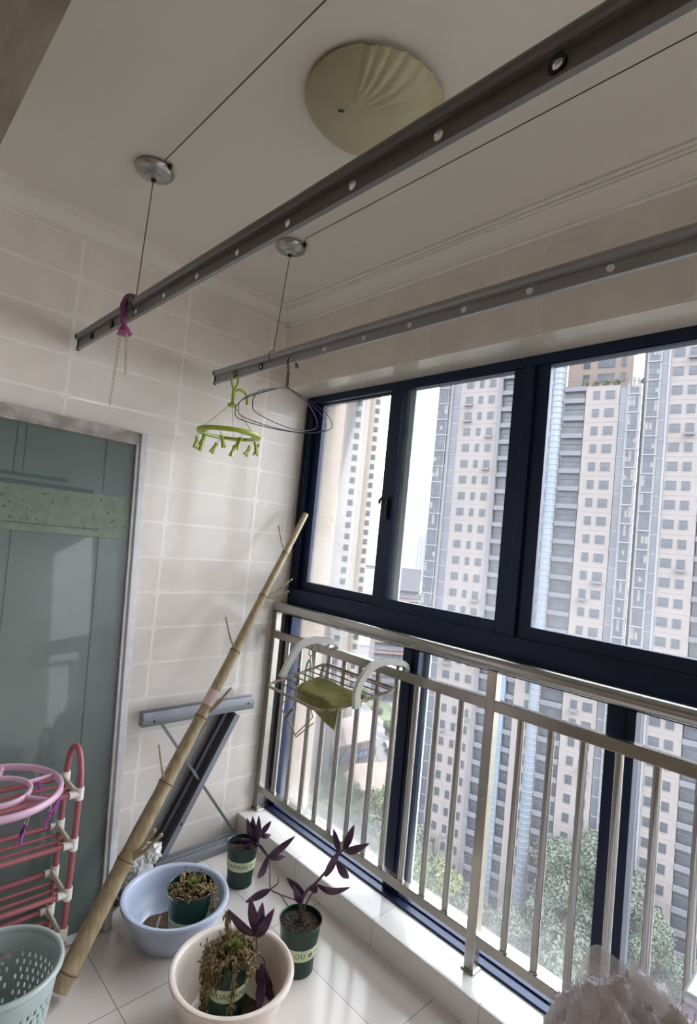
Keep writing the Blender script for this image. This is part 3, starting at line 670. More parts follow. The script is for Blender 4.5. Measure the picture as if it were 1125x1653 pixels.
# low sheds and roofs nearer
mb = MB()
def roofed(name, pts, zt, wall, roof, label, cat, extra=None, group=None):
    c = Vector((sum(p[0] for p in pts)/len(pts), sum(p[1] for p in pts)/len(pts), GZ))
    e = empty(name, c, label, cat, group)
    b = MB().prism([(p[0]-c.x, p[1]-c.y) for p in pts], 0, zt-GZ, 'z'); b.build('wall', wall, e, smooth=False)
    b = MB().prism([((p[0]-c.x)*1.03, (p[1]-c.y)*1.03) for p in pts], zt-GZ+0.01, zt-GZ+0.6, 'z'); b.build('roof', roof, e, smooth=False)
    if extra: extra(e, c)
    return e
roofed('shop_building', [(84.9, 83.4), (94.2, 86.9), (105, 82.5), (96.5, 73.5), (86.6, 74.7)], -52, 'tanshade', 'tanroof', 'low building with a wide tan flat roof below the left panes', 'shop building')
def mk(e, c):
    a, b = Vector((95.5, 94.0, 0)), Vector((109.0, 93.4, 0)); d = (b-a)
    pa, pb = Vector((92.9, 93.0, -52.6)), Vector((106.5, 92.2, -52.6))
    bm_ = MB().beam(pa-c, pb-c, 0.5, 1.9); bm_.build('sign_board', 'signblue', e, smooth=False)
    rr = random.Random(5); st = MB(); dr = (pb-pa).normalized(); nn = Vector((-0.75, -0.66, 0))
    for k in range(8):
        o = pa + dr*(1.2+k*1.5) + nn*0.32
        for (u0, v0, u1, v1) in ((-.45, .5, .45, .5), (-.45, .1, .45, .1), (0, .6, 0, -.55), (-.4, -.5, .4, -.5), (-.45, .5, -.45, -.2), (.45, .5, .45, -.2))[: rr.randint(4, 6)]:
            st.beam(o-c+dr*u0+Vector((0, 0, v0)), o-c+dr*u1+Vector((0, 0, v1)), 0.12, 0.14, upv=(0, 0, 1) if abs(u1-u0) > 0.01 else (1, 0, 0))
    st.build('sign_lettering', 'signwhite', e, smooth=False)
    g = MB()
    for k in range(6): g.beam(Vector((93+2.7*k, 93.0, -57.6))-c+Vector((0,-.4,0)), Vector((93+2.7*k, 93.0, -50))-c+Vector((0,-.4,0)), 0.15, 0.15, upv=(1,0,0))
    g.build('wall_grid', 'orange', e, smooth=False)
roofed('market_hall', [(93.0, 93.2), (106.6, 92.4), (122, 107.8), (108, 107.5)], -50, 'peach', 'peach', 'peach market hall with a blue sign lettered in white, beyond the tan roof', 'market hall', mk)
def car(p, ang, m, label):
    e = empty('car', (p[0], p[1], GZ+0.1), label, 'car', 'cars beside the road', (0, 0, R_(ang)))
    MB().prism([(-2.2, .35), (2.2, .35), (2.25, .8), (1.3, .95), (.7, 1.45), (-1.1, 1.45), (-1.9, .95), (-2.25, .8)], -0.9, 0.9, 'y').build('body', m, e, bevel=0.08)
    MB().prism([(-1.7, .98), (1.15, .98), (.65, 1.38), (-1.05, 1.38)], -0.92, 0.92, 'y').build('window', 'tglass', e)
    for x in (-1.35, 1.35):
        for y in (-0.85, 0.85): MB().lathe([(.01, -.1), (.32, -.1), (.32, .1), (.01, .1)], 14, (x, y, .32), 'y').build('wheel', 'black', e)
car((122.5, 101.5), 60, 'car', 'white car parked beside the market hall'); car((117.6, 95.4), 60, 'cardark', 'dark car parked just below the white car'); car((119.6, 98.2), 60, 'cardark', 'dark car parked between the white car and the next dark one')
car((114.0, 91.0), 62, 'cardark', 'dark car nearest the tan roofed building')
# far low-rise belt and skyline, distance haze put into the pale colours
rr = random.Random(11); k = 0
for (x, y, sx, sy, h) in [(596, 572, 30, 20, 14), (640, 560, 40, 18, 12), (452, 424, 24, 16, 14), (486, 420, 30, 14, 12), (371, 346, 24, 14, 13), (250, 238, 16, 12, 12), (184, 182, 12, 10, 9), (166, 160, 10, 8, 8)]:
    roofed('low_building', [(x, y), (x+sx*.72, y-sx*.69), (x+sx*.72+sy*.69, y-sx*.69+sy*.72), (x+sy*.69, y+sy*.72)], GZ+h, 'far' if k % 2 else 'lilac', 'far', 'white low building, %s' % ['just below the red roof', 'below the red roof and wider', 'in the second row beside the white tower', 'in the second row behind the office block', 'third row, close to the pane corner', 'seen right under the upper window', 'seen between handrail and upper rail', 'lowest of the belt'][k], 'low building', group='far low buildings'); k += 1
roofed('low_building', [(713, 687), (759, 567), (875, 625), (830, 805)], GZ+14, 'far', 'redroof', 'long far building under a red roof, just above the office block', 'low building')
k = 0
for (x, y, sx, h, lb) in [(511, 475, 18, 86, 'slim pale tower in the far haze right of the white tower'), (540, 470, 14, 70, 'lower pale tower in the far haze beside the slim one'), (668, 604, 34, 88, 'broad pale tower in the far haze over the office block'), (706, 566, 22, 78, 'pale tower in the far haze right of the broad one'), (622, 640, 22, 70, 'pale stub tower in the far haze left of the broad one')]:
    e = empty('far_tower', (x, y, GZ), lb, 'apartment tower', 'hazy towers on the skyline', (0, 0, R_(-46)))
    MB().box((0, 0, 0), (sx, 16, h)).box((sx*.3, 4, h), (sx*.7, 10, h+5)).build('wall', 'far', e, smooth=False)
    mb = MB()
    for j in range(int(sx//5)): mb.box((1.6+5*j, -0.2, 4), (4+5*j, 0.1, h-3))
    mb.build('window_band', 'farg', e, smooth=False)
# trees
def crown_mesh(seed, R, H, n, leaf, m, conic=0.0):
    rr = random.Random(seed); vs = []; fs = []
    lobes = [(rr.uniform(-.5, .5)*R, rr.uniform(-.5, .5)*R, rr.uniform(.30, .85)*H, rr.uniform(.32, .55)*R) for _ in range(16)]
    lobes.append((0, 0, .86*H, .35*R))
    for i in range(n):
        lx, ly, lz, lr = lobes[rr.randrange(len(lobes))]
        sc = 1-conic*max(0, (lz/H-.3))
        th = rr.uniform(0, 2*PI); cz = rr.uniform(-.7, 1); q = math.sqrt(1-cz*cz); rad = lr*rr.uniform(.72, 1.05)
        c = Vector((lx*sc+rad*q*math.cos(th), ly*sc+rad*q*math.sin(th), lz+rad*cz*1.1))
        nrm = Vector((q*math.cos(th)+rr.uniform(-.6, .6), q*math.sin(th)+rr.uniform(-.6, .6), cz+rr.uniform(-.3, .7))).normalized()
        t = nrm.orthogonal().normalized(); t.rotate(Matrix.Rotation(rr.uniform(0, 2*PI), 3, nrm)); b_ = nrm.cross(t); s_ = leaf*rr.uniform(.6, 1.3)
        k = len(vs); vs += [c+t*s_, c+b_*s_*.6, c-t*s_, c-b_*s_*.6]; fs.append((k, k+1, k+2, k+3))
    me = bpy.data.meshes.new('crown'); me.from_pydata([tuple(v) for v in vs], [], fs); me.materials.append(MAT[m]); return me
def trunk_mesh(H, R):
    b = MB().tube([(0, 0, 0), (0.1, 0, H*.3), (0, 0.1, H*.8)], [H*.025, H*.02, H*.006], 8)
    for a in range(5):
        t = a*1.26; b.tube([(0.05, 0, H*(.3+.07*a)), (R*.45*math.cos(t), R*.45*math.sin(t), H*(.5+.07*a))], [H*.010, H*.003], 6)
    o = b.build('trunk', 'trunk'); me = o.data; bpy.data.objects.remove(o); return me
kinds = {'round': (crown_mesh(1, 4.2, 9, 5200, .26, 'leafA'), trunk_mesh(9, 4.2)), 'grey': (crown_mesh(2, 4.4, 10, 5200, .26, 'leafB'), trunk_mesh(10, 4.4)),
         'yellow': (crown_mesh(3, 3.0, 8, 3600, .24, 'leafC'), trunk_mesh(8, 3)), 'tall': (crown_mesh(4, 5.2, 20, 15000, .25, 'leafB', .7), trunk_mesh(20, 5.2))}
def tree(p, kind, sc, rot, label):
    e = empty('tree', (p[0], p[1], GZ), label, 'tree', 'trees below the balcony', (0, 0, rot)); e.scale = (sc, sc, sc)
    for nm, me in zip(('crown', 'trunk'), kinds[kind]):
        o = bpy.data.objects.new(nm, me); col.objects.link(o); o.parent = e
def T2(s, o): p = FP(s, o, 0); return (p.x, p.y)
TL = [((86, 83.5), 'round', .8, 'green tree beside the shade-toned side wall of the tan roofed building'), ((80, 78), 'round', 1.1, 'green tree low behind the leftmost balusters'), ((84.5, 71.5), 'yellow', 1.1, 'light green tree before the tan roofed building'),
      ((91, 71), 'round', 1.0, 'green tree right of the tan roof, nearer the tower'), ((93, 63.5), 'grey', .9, 'grey green tree at the foot of the tower with three window columns'), ((84, 64), 'round', 1.15, 'full green tree at the lower middle of the left panes'),
      ((77, 72), 'round', 1.0, 'green tree in the left panes, near the lower rail'), ((72, 64), 'grey', 1.1, 'grey green tree nearest us behind the first mullion'), ((88, 57), 'round', 1.0, 'green tree before the left corner of the three column tower'),
      ((79, 56), 'grey', 1.05, 'grey green tree left of the middle post'), (T2(-1, 9.5), 'round', 1.1, 'leafy tree against the foot of the three column tower'), (T2(4, 9), 'yellow', 1.25, 'yellow green tree at the foot of the dark balcony recess'),
      (T2(9, 9), 'grey', .8, 'grey green tree right of the middle post, low in haze'), (T2(15, 9), 'grey', .8, 'grey green tree under the pale blue ribbed column'), (T2(20.3, 6), 'tall', .97, 'tall grey green tree left of the second mullion'),
      (T2(24.5, 4.5), 'tall', 1.06, 'tallest grey green tree, split by the second mullion'), (T2(28.5, 6), 'tall', .93, 'tall grey green tree right of the second mullion'), (T2(32.5, 8), 'tall', .76, 'tall grey green tree low at the right edge'),
      (T2(36.5, 11), 'tall', .62, 'shortest of the tall trees at the right corner'), (T2(24, 14), 'grey', 1.1, 'round grey green tree in front of the tallest tree'), (T2(30, 15), 'grey', 1.0, 'round grey green tree above the plush bundle'),
      ((82, 88), 'grey', .9, 'grey green tree at the left end of the tan roofed building'), ((75, 80), 'round', 1.0, 'leafy green tree lowest behind the leftmost balusters'), ((70, 72), 'yellow', 1.3, 'light green tree low between the left balusters'), ((88, 66.5), 'round', 1.0, 'full green tree touching the first mullion'), ((66, 62), 'round', 1.1, 'green tree nearest us in the left panes'), ((99, 70), 'round', .9, 'green tree past the right end of the tan roof'), ((118, 112), 'round', .7, 'small green tree on the verge by the market hall'), ((135, 118), 'yellow', .8, 'light green tree between the two roads'), ((142, 132), 'round', .8, 'green tree between the roads, farther along'),
      ((150, 118), 'grey', .8, 'grey green tree beside the far road'), ((104, 100), 'yellow', .5, 'small yellow green tree by the blue sign'), ((158, 130), 'round', .8, 'green tree at the foot of the office block'), ((128, 106), 'round', .6, 'small green tree behind the white car')]
for i, (p, kd, sc, lb) in enumerate(TL): tree(p, kd, sc, i*1.7, lb)
# plants on the roof of the shorter tower
for i, x in enumerate((3.0, 4.6, 6.2, 7.8, 11.6)):
    p = FP(14.65+x, -1.6, 0); e = empty('rooftop_shrub', (p.x, p.y, 30.31), ['leftmost shrub', 'second shrub', 'middle shrub', 'fourth shrub', 'lone rightmost shrub'][i]+' on the planted roof of the shorter tower', 'shrub', 'shrubs on the tower roof'); e.scale = (.22, .22, .2)
    o = bpy.data.objects.new('foliage', kinds['yellow'][0]); col.objects.link(o); o.parent = e; o.location = (0, 0, -1)
# far belt of trees
mbt = MB()
rr = random.Random(4)
far_spots = [(262, 205), (308, 241), (354, 277), (400, 313), (1010, 955), (1045, 920), (1080, 880), (1115, 840), (1150, 800), (1185, 765)]
for k in range(4):
    x, y = far_spots[k]; big = 1.4 if k > 3 else 1.0
    e = empty('tree', (x, y, GZ), 'far green tree %s' % ['behind the office block', 'one step beyond the office block', 'near the far white roofs', 'between the far white roofs', 'leftmost behind the red roof', 'second from left behind the red roof', 'third from left behind the red roof', 'third from right behind the red roof', 'second from right behind the red roof', 'rightmost behind the red roof'][k], 'tree', 'far belt of trees', (0, 0, k)); e.scale = (2.6*big, 2.6*big, 1.6*big*big)
    o = bpy.data.objects.new('crown', kinds['round'][0]); col.objects.link(o); o.parent = e
    o = bpy.data.objects.new('trunk', kinds['round'][1]); col.objects.link(o); o.parent = e

mat = _mat
# ------------------------------------------------------------------ framed glass panel leaning on the end wall
# local frame of the leaning panel: u along x, v up the slope, w out of the panel towards the room
PB, PT = Vector((-0.736, -0.292, 0.004)), Vector((-0.707, -0.040, 1.915))
VV = (PT-PB); PL = VV.length; VV.normalize(); UU = Vector((-1, 0.0, 0)); UU = (UU - VV*UU.dot(VV)).normalized(); WW = UU.cross(VV); WW = WW if WW.y < 0 else -WW
door = empty('glass_door_panel', (PB.x, PB.y, PB.z), 'frosted green glass door panel in a white frame leaning against the tiled end wall', 'door panel')
def PM(u, v, w_): return UU*u + VV*v + WW*w_
def pbox(mb, u0, u1, v0, v1, w0, w1, mi=0):
    vs = [PM(u, v, w_) for w_ in (w0, w1) for u, v in ((u0, v0), (u1, v0), (u1, v1), (u0, v1))]
    return mb.add(vs, [(0,3,2,1),(4,5,6,7),(0,1,5,4),(1,2,6,5),(2,3,7,6),(3,0,4,7)], mi)
b = MB(); pbox(b, 0, 0.012, 0, PL-0.005, -0.012, 0.012); pbox(b, 0.014, 0.030, 0, PL-0.005, -0.012, 0.018); pbox(b, 0.012, 0.045, 0, PL-0.01, -0.012, 0.006); pbox(b, 0.040, 0.046, 0.04, PL-0.05, -0.01, 0.012)
b.build('side_stile', 'doorframe', door, bevel=0.0015)
b = MB(); pbox(b, 0.700, 0.735, 0, PL, -0.012, 0.014); b.build('side_stile', 'doorframe', door, bevel=0.0015)
b = MB(); pbox(b, 0.033, 0.70, PL-0.052, PL-0.004, -0.012, 0.010); pbox(b, 0.033, 0.70, PL-0.060, PL-0.052, -0.010, 0.016); b.build('top_rail', 'dust', door, bevel=0.0015)
b = MB(); pbox(b, 0.046, 0.70, 0, 0.022, -0.012, 0.016); b.build('bottom_rail', 'doorframe', door, bevel=0.0015)
MAT['frost'] = mat('frosted_green_glass', (92, 104, 100), 0.42, c2=(80, 92, 88), nscale=2.5, spec=0.6, coat=0.25)
MAT['frost2'] = mat('leaf_print_band', (106, 118, 102), 0.35, c2=(92, 106, 90), nscale=30, spec=0.5)
MAT['fline'] = mat('grey_pattern_line', (62, 80, 78), 0.5)
b = MB(); pbox(b, 0.04, 0.70, 0.01, PL-0.04, -0.006, 0.0); gpane = b.build('glass', 'frost', door, smooth=False)
hb = 1.915/PL
b = MB(); pbox(b, 0.05, 0.70, 1.455/hb, 1.625/hb, 0.0, 0.0008); b.build('printed_band', 'frost2', gpane, smooth=False)
b = MB()
for (u0, v0, u1, v1) in ((0.05, 1.455, 0.70, 1.455), (0.17, 1.487, 0.70, 1.482), (0.20, 1.625, 0.70, 1.640), (0.30, 1.655, 0.70, 1.668), (0.165, 0.05, 0.165, 1.455), (0.47, 0.05, 0.47, 1.455), (0.165, 1.64, 0.165, 1.87), (0.455, 1.66, 0.455, 1.87), (0.485, 1.66, 0.485, 1.87)):
    pbox(b, u0-0.0007, u1+0.0007, v0/hb-0.0007, v1/hb+0.0007, 0.0008, 0.0016)
b.build('pattern_line', 'fline', gpane, smooth=False)
rr = random.Random(9); b = MB()
for k in range(70):
    u, v, r_ = rr.uniform(0.06, 0.69), rr.uniform(1.48, 1.61), rr.uniform(0.002, 0.006)
    n_ = 6; b.add([PM(u+r_*math.cos(2*PI*j/n_), v/hb+r_*math.sin(2*PI*j/n_), 0.0016) for j in range(n_)], [tuple(range(n_))])
b.build('leaf_print', 'fline', gpane, smooth=False)

# ------------------------------------------------------------------ grey aluminium frame folded against the wall
gf = empty('metal_frame', (-0.30, -0.06, 0.0), 'grey aluminium Z-shaped folded frame standing against the tiled wall behind the bamboo pole', 'metal frame')
b = MB().prism([(-0.046, 0.652), (-0.078, 0.652), (-0.084, 0.662), (-0.084, 0.692), (-0.074, 0.712), (-0.040, 0.712), (-0.040, 0.652)], -0.600, -0.030, 'x')
b.box((-0.598, -0.066, 0.712), (-0.032, -0.062, 0.716)).box((-0.598, -0.052, 0.712), (-0.032, -0.048, 0.716))
off(b, gf).build('top_bar', 'greymetal', gf, bevel=0.001)
p0, p1 = Vector((-0.150, -0.034, 0.655)), Vector((-0.485, -0.034, 0.036)); dd = (p1-p0).normalized(); pr_ = dd.cross(Vector((0, 1, 0))).normalized()
if pr_.x < 0: pr_ = -pr_
def pst(mb, a, c, y0, y1, k0=0.0, k1=0.0):
    q = [p0+pr_*a+dd*k0, p0+pr_*c+dd*k0, p1+pr_*c-dd*k1, p1+pr_*a-dd*k1]
    vs = [Vector((v.x, y0, v.z)) for v in q] + [Vector((v.x, y1, v.z)) for v in q]
    return mb.add(vs, [(0,3,2,1),(4,5,6,7),(0,1,5,4),(1,2,6,5),(2,3,7,6),(3,0,4,7)])
b = pst(MB(), 0.030, 0.060, -0.074, -0.020); off(b, gf).build('post', 'greymetal', gf, bevel=0.001)
b = pst(MB(), -0.012, 0.030, -0.044, -0.030); pst(b, -0.020, -0.012, -0.058, -0.030); pst(b, 0.012, 0.018, -0.050, -0.044); off(b, gf).build('post_channel', 'greydark', gf, bevel=0.001)
b = pst(MB(), -0.075, -0.020, -0.030, -0.020); off(b, gf).build('backing_plate', mat('grey_backing_plate', (128, 126, 124), 0.5), gf)
b = MB()
for k in range(3): b.box((-0.47, -0.062-0.030*k, 0.001), (-0.028, -0.038-0.030*k, 0.034)).box((-0.47, -0.056-0.030*k, 0.034), (-0.028, -0.044-0.030*k, 0.038))
b.box((-0.47, -0.12, 0.001), (-0.03, -0.04, 0.008)); off(b, gf).build('base_rail', 'greymetal', gf, bevel=0.001)
off(MB().beam((-0.505, -0.060, 0.652), (-0.055, -0.060, 0.045), 0.012, 0.005, (0, 1, 0)), gf).build('cross_rod', 'rod', gf)
b = MB()
for q in ((-0.55, 0.674), (-0.065, 0.683)): b.lathe([(0.0005, -0.0855), (0.0055, -0.0855), (0.0055, -0.083)], 12, (q[0], 0, q[1]), 'y')
for t_ in (0.74, 0.965):
    c = p0+pr_*0.045+(p1-p0)*t_; b.lathe([(0.0005, -0.0752), (0.0055, -0.0752), (0.0055, -0.073)], 12, (c.x, 0, c.z), 'y')
off(b, gf).build('screw_hole', 'black', gf)

# ------------------------------------------------------------------ bamboo pole
ba, bb_ = Vector((-0.985, -0.515, 0.030)), Vector((0.150, -0.122, 1.655))
bam = empty('bamboo_pole', ba, 'long dry bamboo pole with side twigs leaning from the floor into the window corner', 'bamboo pole')
nodes = [0.025, 0.18, 0.315, 0.45, 0.60, 0.74, 0.87]
pts = []; rs = []; N_ = 120
for i in range(N_+1):
    t = i/N_; r_ = 0.0325*(1-t)+0.0150*t
    dn = min(abs(t-n) for n in nodes); r_ *= 1 + 0.10*math.exp(-(dn/0.006)**2) - 0.04*math.exp(-((dn-0.02)/0.012)**2)
    w_ = Vector((0, 0, 1))*0.006*math.sin(t*9)
    pts.append((bb_-ba)*t + w_*(t*(1-t)*4)); rs.append(r_)
MB().tube(pts, rs, 24).build('culm', 'bamboo', bam, ang=60)
for n in nodes:
    i = round(n*N_); d = (bb_-ba).normalized(); c = pts[i]
    MB().tube([c-d*0.0035, c, c+d*0.0035], [rs[i]*1.0, rs[i]*1.055, rs[i]*1.0], 24).build('node_ring', 'node', bam)
def P_(t): return (bb_-ba)*t
for t, ends, r_ in ((0.18, ((-0.709, -0.50, 0.44), (-0.690, -0.515, 0.425)), 0.0085), (0.315, ((-0.675, -0.40, 0.697),), 0.0045), (0.45, ((-0.360, -0.36, 0.864),), 0.0075), (0.45, ((-0.397, -0.37, 0.826),), 0.004),
                    (0.60, ((-0.374, -0.29, 1.152),), 0.0048), (0.74, ((-0.005, -0.25, 1.321), (-0.028, -0.262, 1.263)), 0.006), (0.87, ((-0.061, -0.18, 1.574),), 0.0045)):
    for e in ends:
        q = Vector(e)-ba; p = P_(t); m_ = (p+q)/2 + Vector((0.0, 0, -0.012))
        path = smooth_path([p+(q-p)*0.1, m_, q], 5); n_ = len(path)
        tw = MB().tube(path, [r_*(1-0.35*k/(n_-1)) for k in range(n_)], 10); tw.tube([q, q+(q-m_).normalized()*0.007], [r_*0.95, r_*0.6], 10)
        tw.build('twig', 'bamboo', bam)
i = round(0.475*N_); MB().tube([pts[k] for k in range(i, i+5)], [rs[k]+0.0012 for k in range(i, i+5)], 24, cap=False).build('tape_wrap', 'tape', bam)

# ------------------------------------------------------------------ basins, pots
def basin(c, R, r0, h, m, name, label, lip=0.016):
    e = empty(name, (c[0], c[1], 0.0), label, 'basin')
    prof = [(0.001, 0.004), (r0-0.02, 0.004), (r0-0.015, 0.0), (r0, 0.0), (r0+0.006, 0.008), (r0+(R-r0)*0.55, h*0.5), (R-lip-0.004, h-0.022), (R-0.002, h-0.016), (R, h-0.008), (R-0.003, h-0.001), (R-0.010, h), (R-lip-0.004, h-0.004), (R-lip-0.009, h-0.014), (r0+(R-r0)*0.5-0.004, h*0.45), (r0-0.004, 0.014), (r0-0.014, 0.008), (0.001, 0.008)]
    prof2 = []
    for i in range(len(prof)-1):
        (r1, z1), (r2, z2) = prof[i], prof[i+1]
        for k in range(3): prof2.append((r1+(r2-r1)*k/3, z1+(z2-z1)*k/3))
    prof2.append(prof[-1]); b = MB().lathe(prof2, 72); b.build('body', m, e, ang=50)
    return e
bl = basin((-0.563, -0.447), 0.200, 0.130, 0.140, 'bluep', 'washing_basin', 'blue plastic basin on the floor holding one potted plant of dry moss')
pk = basin((-0.592, -0.893), 0.196, 0.130, 0.160, 'pinkp', 'washing_basin', 'pale pink plastic basin on the floor, nearest the camera, holding a pot of dried plants')
def dirt(e, r_, seed, m='grit'):
    rr = random.Random(seed); b = MB(); n = 40; vs = [(0, 0, 0.0105)]
    for ring in (0.5, 1.0):
        for k in range(n):
            a = 2*PI*k/n; q = r_*ring*(1+0.10*math.sin(3*a+seed)+0.06*rr.uniform(-1, 1)); vs.append((q*math.cos(a), q*math.sin(a), 0.0105 if ring < 1 else 0.0095))
    fs = [(0, 1+k, 1+(k+1) % n) for k in range(n)] + [(1+k, 1+n+k, 1+n+(k+1) % n, 1+(k+1) % n) for k in range(n)]
    b.add(vs, fs).build('dirt_patch', m, e)
dirt(bl, 0.108, 1); dirt(pk, 0.105, 4)
# text wrapped round a pot
def text_mesh(s, size):
    cu = bpy.data.curves.new('lettering', 'FONT'); cu.body = s; cu.size = size; cu.align_x = 'CENTER'; cu.align_y = 'CENTER'; cu.resolution_u = 3; cu.space_character = 1.15
    o = bpy.data.objects.new('lettering', cu); col.objects.link(o); dg = bpy.context.evaluated_depsgraph_get(); dg.update()
    me = bpy.data.meshes.new_from_object(o.evaluated_get(dg)); bpy.data.objects.remove(o); return me
def pot(c, z, R, r0, h, label, ang, lab=(0.34, 0.62), phase=0.0):
    e = empty('plant_pot', (c[0], c[1], z), label, 'plant pot', 'dark green plant pots')
    prof = [(0.001, 0.004), (r0-0.012, 0.004), (r0-0.008, 0.0), (r0, 0.0), (r0+0.001, 0.010), (r0-0.001, 0.014), (R-0.003, h-0.008), (R, h-0.006), (R+0.001, h-0.001), (R-0.001, h), (R-0.003, h-0.002), (R-0.004, h-0.025)]
    MB().lathe(prof, 56).build('body', 'pot', e, ang=40)
    def rad(zz): return r0-0.001+(R-0.003-(r0-0.001))*(zz-0.014)/(h-0.022)
    za, zb = h*lab[0], h*lab[1]
    band = MB().lathe([(rad(za), za), (rad(za)+0.0008, za), (rad(zb)+0.0008, zb), (rad(zb), zb)], 56).build('label_band', 'potlabel', e)
    zm = (za+zb)/2; half = R_(71.5)
    for rep in (0, 180):
        me = text_mesh('HUAMANLOU', (zb-za)*0.60); xs_ = [v.co.x for v in me.vertices]; wx = max(xs_)-min(xs_); xc = (max(xs_)+min(xs_))/2
        for v in me.vertices:
            a = R_(ang+rep) + (v.co.x-xc)/wx*2*half; zz = zm+v.co.y*1.0; q = rad(zz)+0.0014
            v.co = (q*math.cos(a), q*math.sin(a), zz)
        me.materials.clear(); me.materials.append(MAT['ink'])
        o = bpy.data.objects.new('lettering', me); col.objects.link(o); o.parent = band
        b = MB(); ac = R_(ang+rep+90)
        for k in range(6):
            t = 2*PI*k/6; n_ = 10; cs = []
            for j in range(n_):
                s_ = 2*PI*j/n_; u = 0.0052*math.cos(t)+0.0030*math.cos(s_); v_ = 0.0052*math.sin(t)+0.0030*math.sin(s_)
                a = ac+u/rad(zm); q = rad(zm+v_)+0.0014; cs.append((q*math.cos(a), q*math.sin(a), zm+v_))
            b.add(cs, [tuple(range(n_))])
        b.build('emblem', 'ink', band, smooth=False)
    sv = []; n_ = 40; rg_ = random.Random(int(c[0]*1000))
    b = MB(); vs = [(0, 0, h-0.016)]
    for i in range(1, 6):
        for k in range(n_):
            a = 2*PI*k/n_; q = (R-0.0045)*i/5; vs.append((q*math.cos(a), q*math.sin(a), h-0.018+rg_.uniform(-0.003, 0.003)))
    fs = [(0, 1+k, 1+(k+1) % n_) for k in range(n_)]
    for i in range(4):
        for k in range(n_): fs.append((1+i*n_+k, 1+(i+1)*n_+k, 1+(i+1)*n_+(k+1) % n_, 1+i*n_+(k+1) % n_))
    b.add(vs, fs).build('soil', 'soil', e, ang=80)
    b = MB()
    for k in range(45):
        a, q = rg_.uniform(0, 2*PI), (R-0.012)*math.sqrt(rg_.random()); s_ = rg_.uniform(.0012, .003); p = Vector((q*math.cos(a), q*math.sin(a), h-0.0145))
        d = Vector((rg_.uniform(-1, 1), rg_.uniform(-1, 1), rg_.uniform(-.3, .5))).normalized()*s_*1.6
        b.beam(p-d, p+d, s_, s_*.7)
    b.build('bark_chips', 'chip', e, smooth=False)
    return e
pot1 = pot((-0.533, -0.500), 0.0125, 0.086, 0.066, 0.172, 'dark green pot with dry moss, standing in the blue basin', -116, (0.22, 0.46))
pot2 = pot((-0.585, -0.862), 0.0125, 0.075, 0.058, 0.172, 'dark green pot overflowing with dried plants, standing in the pink basin', -98, (0.34, 0.58))
pot3 = pot((-0.200, -0.345), 0.0, 0.070, 0.055, 0.170, 'dark green pot on the floor in the corner between the blue basin and the kerb', -131, (0.44, 0.68))
pot4 = pot((-0.289, -0.862), 0.0, 0.077, 0.060, 0.170, 'dark green pot on the floor right of the pink basin, purple plant growing up', -181, (0.36, 0.60))
def leaf(mb, p, q, W, nrm=Vector((0, 0, 1)), bend=0.12, fold=0.35):
    p, q = Vector(p), Vector(q); d = q-p; L_ = d.length; d.normalize()
    sd_ = d.cross(nrm); sd_ = sd_.normalized() if sd_.length > 0.05 else d.orthogonal().normalized(); n_ = sd_.cross(d)
    vs = []; fs = []; K = 12
    for i in range(K+1):
        t = i/K; w_ = W*(math.sin(PI*min(1, t*0.96+0.04))**0.75)*(1-0.35*t)*1.15; 
        if i == K: w_ = 0.0003
        c = p + d*(L_*t) + n_*(L_*bend*math.sin(PI*t))
        vs += [c + sd_*w_/2 + n_*w_*fold/2, c, c - sd_*w_/2 + n_*w_*fold/2]
    for i in range(K):
        a = i*3; fs += [(a, a+1, a+4, a+3), (a+1, a+2, a+5, a+4)]
    return mb.add(vs, fs)
cv = -fw
def plant(root, stems, leaves, label, W=0.026):
    e = empty('purple_heart_plant', root, label, 'potted plant', 'purple leaved plants')
    for s_, r_ in stems:
        pth = smooth_path(s_, 4); n = len(pth)
        off(MB().tube(pth, [r_*(1-0.4*k/(n-1)) for k in range(n)], 8), e).build('stem', 'stem' if r_ > 0.0035 else 'dkstem', e)
    for i in range(0, len(leaves)-1, 2):
        p, q = Vector(leaves[i]), Vector(leaves[i+1]); L_ = (q-p).length
        nr = (cv + Vector((0.25*math.sin(i*2.1), 0.25*math.cos(i*1.7), 0.35*math.sin(i)))).normalized()
        off(leaf(MB(), p, q, W*min(1.15, 0.55+L_*6), nr, 0.10*math.sin(i*1.3)+0.06), e).build('leaf', 'purple', e, solid=0.0012)
    return e
P4_STEM = [(-0.289, -0.858, 0.150), (-0.289, -0.857, 0.225), (-0.277, -0.872, 0.27), (-0.259, -0.891, 0.297), (-0.236, -0.916, 0.345), (-0.2, -0.925, 0.382), (-0.169, -0.928, 0.407)]
P4_LEAVES = [(-0.169, -0.929, 0.402), (-0.135, -0.939, 0.489), (-0.167, -0.93, 0.398), (-0.134, -1.021, 0.459), (-0.237, -0.913, 0.323), (-0.21, -0.946, 0.424), (-0.255, -0.894, 0.291), (-0.19, -0.999, 0.313), (-0.281, -0.866, 0.244), (-0.325, -0.8, 0.294), (-0.289, -0.857, 0.221), (-0.336, -0.858, 0.298), (-0.277, -0.872, 0.27), (-0.231, -0.861, 0.274), (-0.264, -0.884, 0.263), (-0.291, -0.931, 0.323), (-0.2, -0.925, 0.375), (-0.137, -0.938, 0.293), (-0.194, -0.932, 0.403), (-0.19, -0.885, 0.465)]
P3_STEM = [(-0.185, -0.360, 0.148), (-0.165, -0.379, 0.176), (-0.16, -0.437, 0.167), (-0.15, -0.473, 0.15), (-0.178, -0.527, 0.119), (-0.209, -0.578, 0.094), (-0.207, -0.637, 0.102), (-0.213, -0.686, 0.097), (-0.228, -0.735, 0.100)]
P3_STEM2 = [(-0.209, -0.578, 0.094), (-0.179, -0.583, 0.108), (-0.170, -0.570, 0.125)]
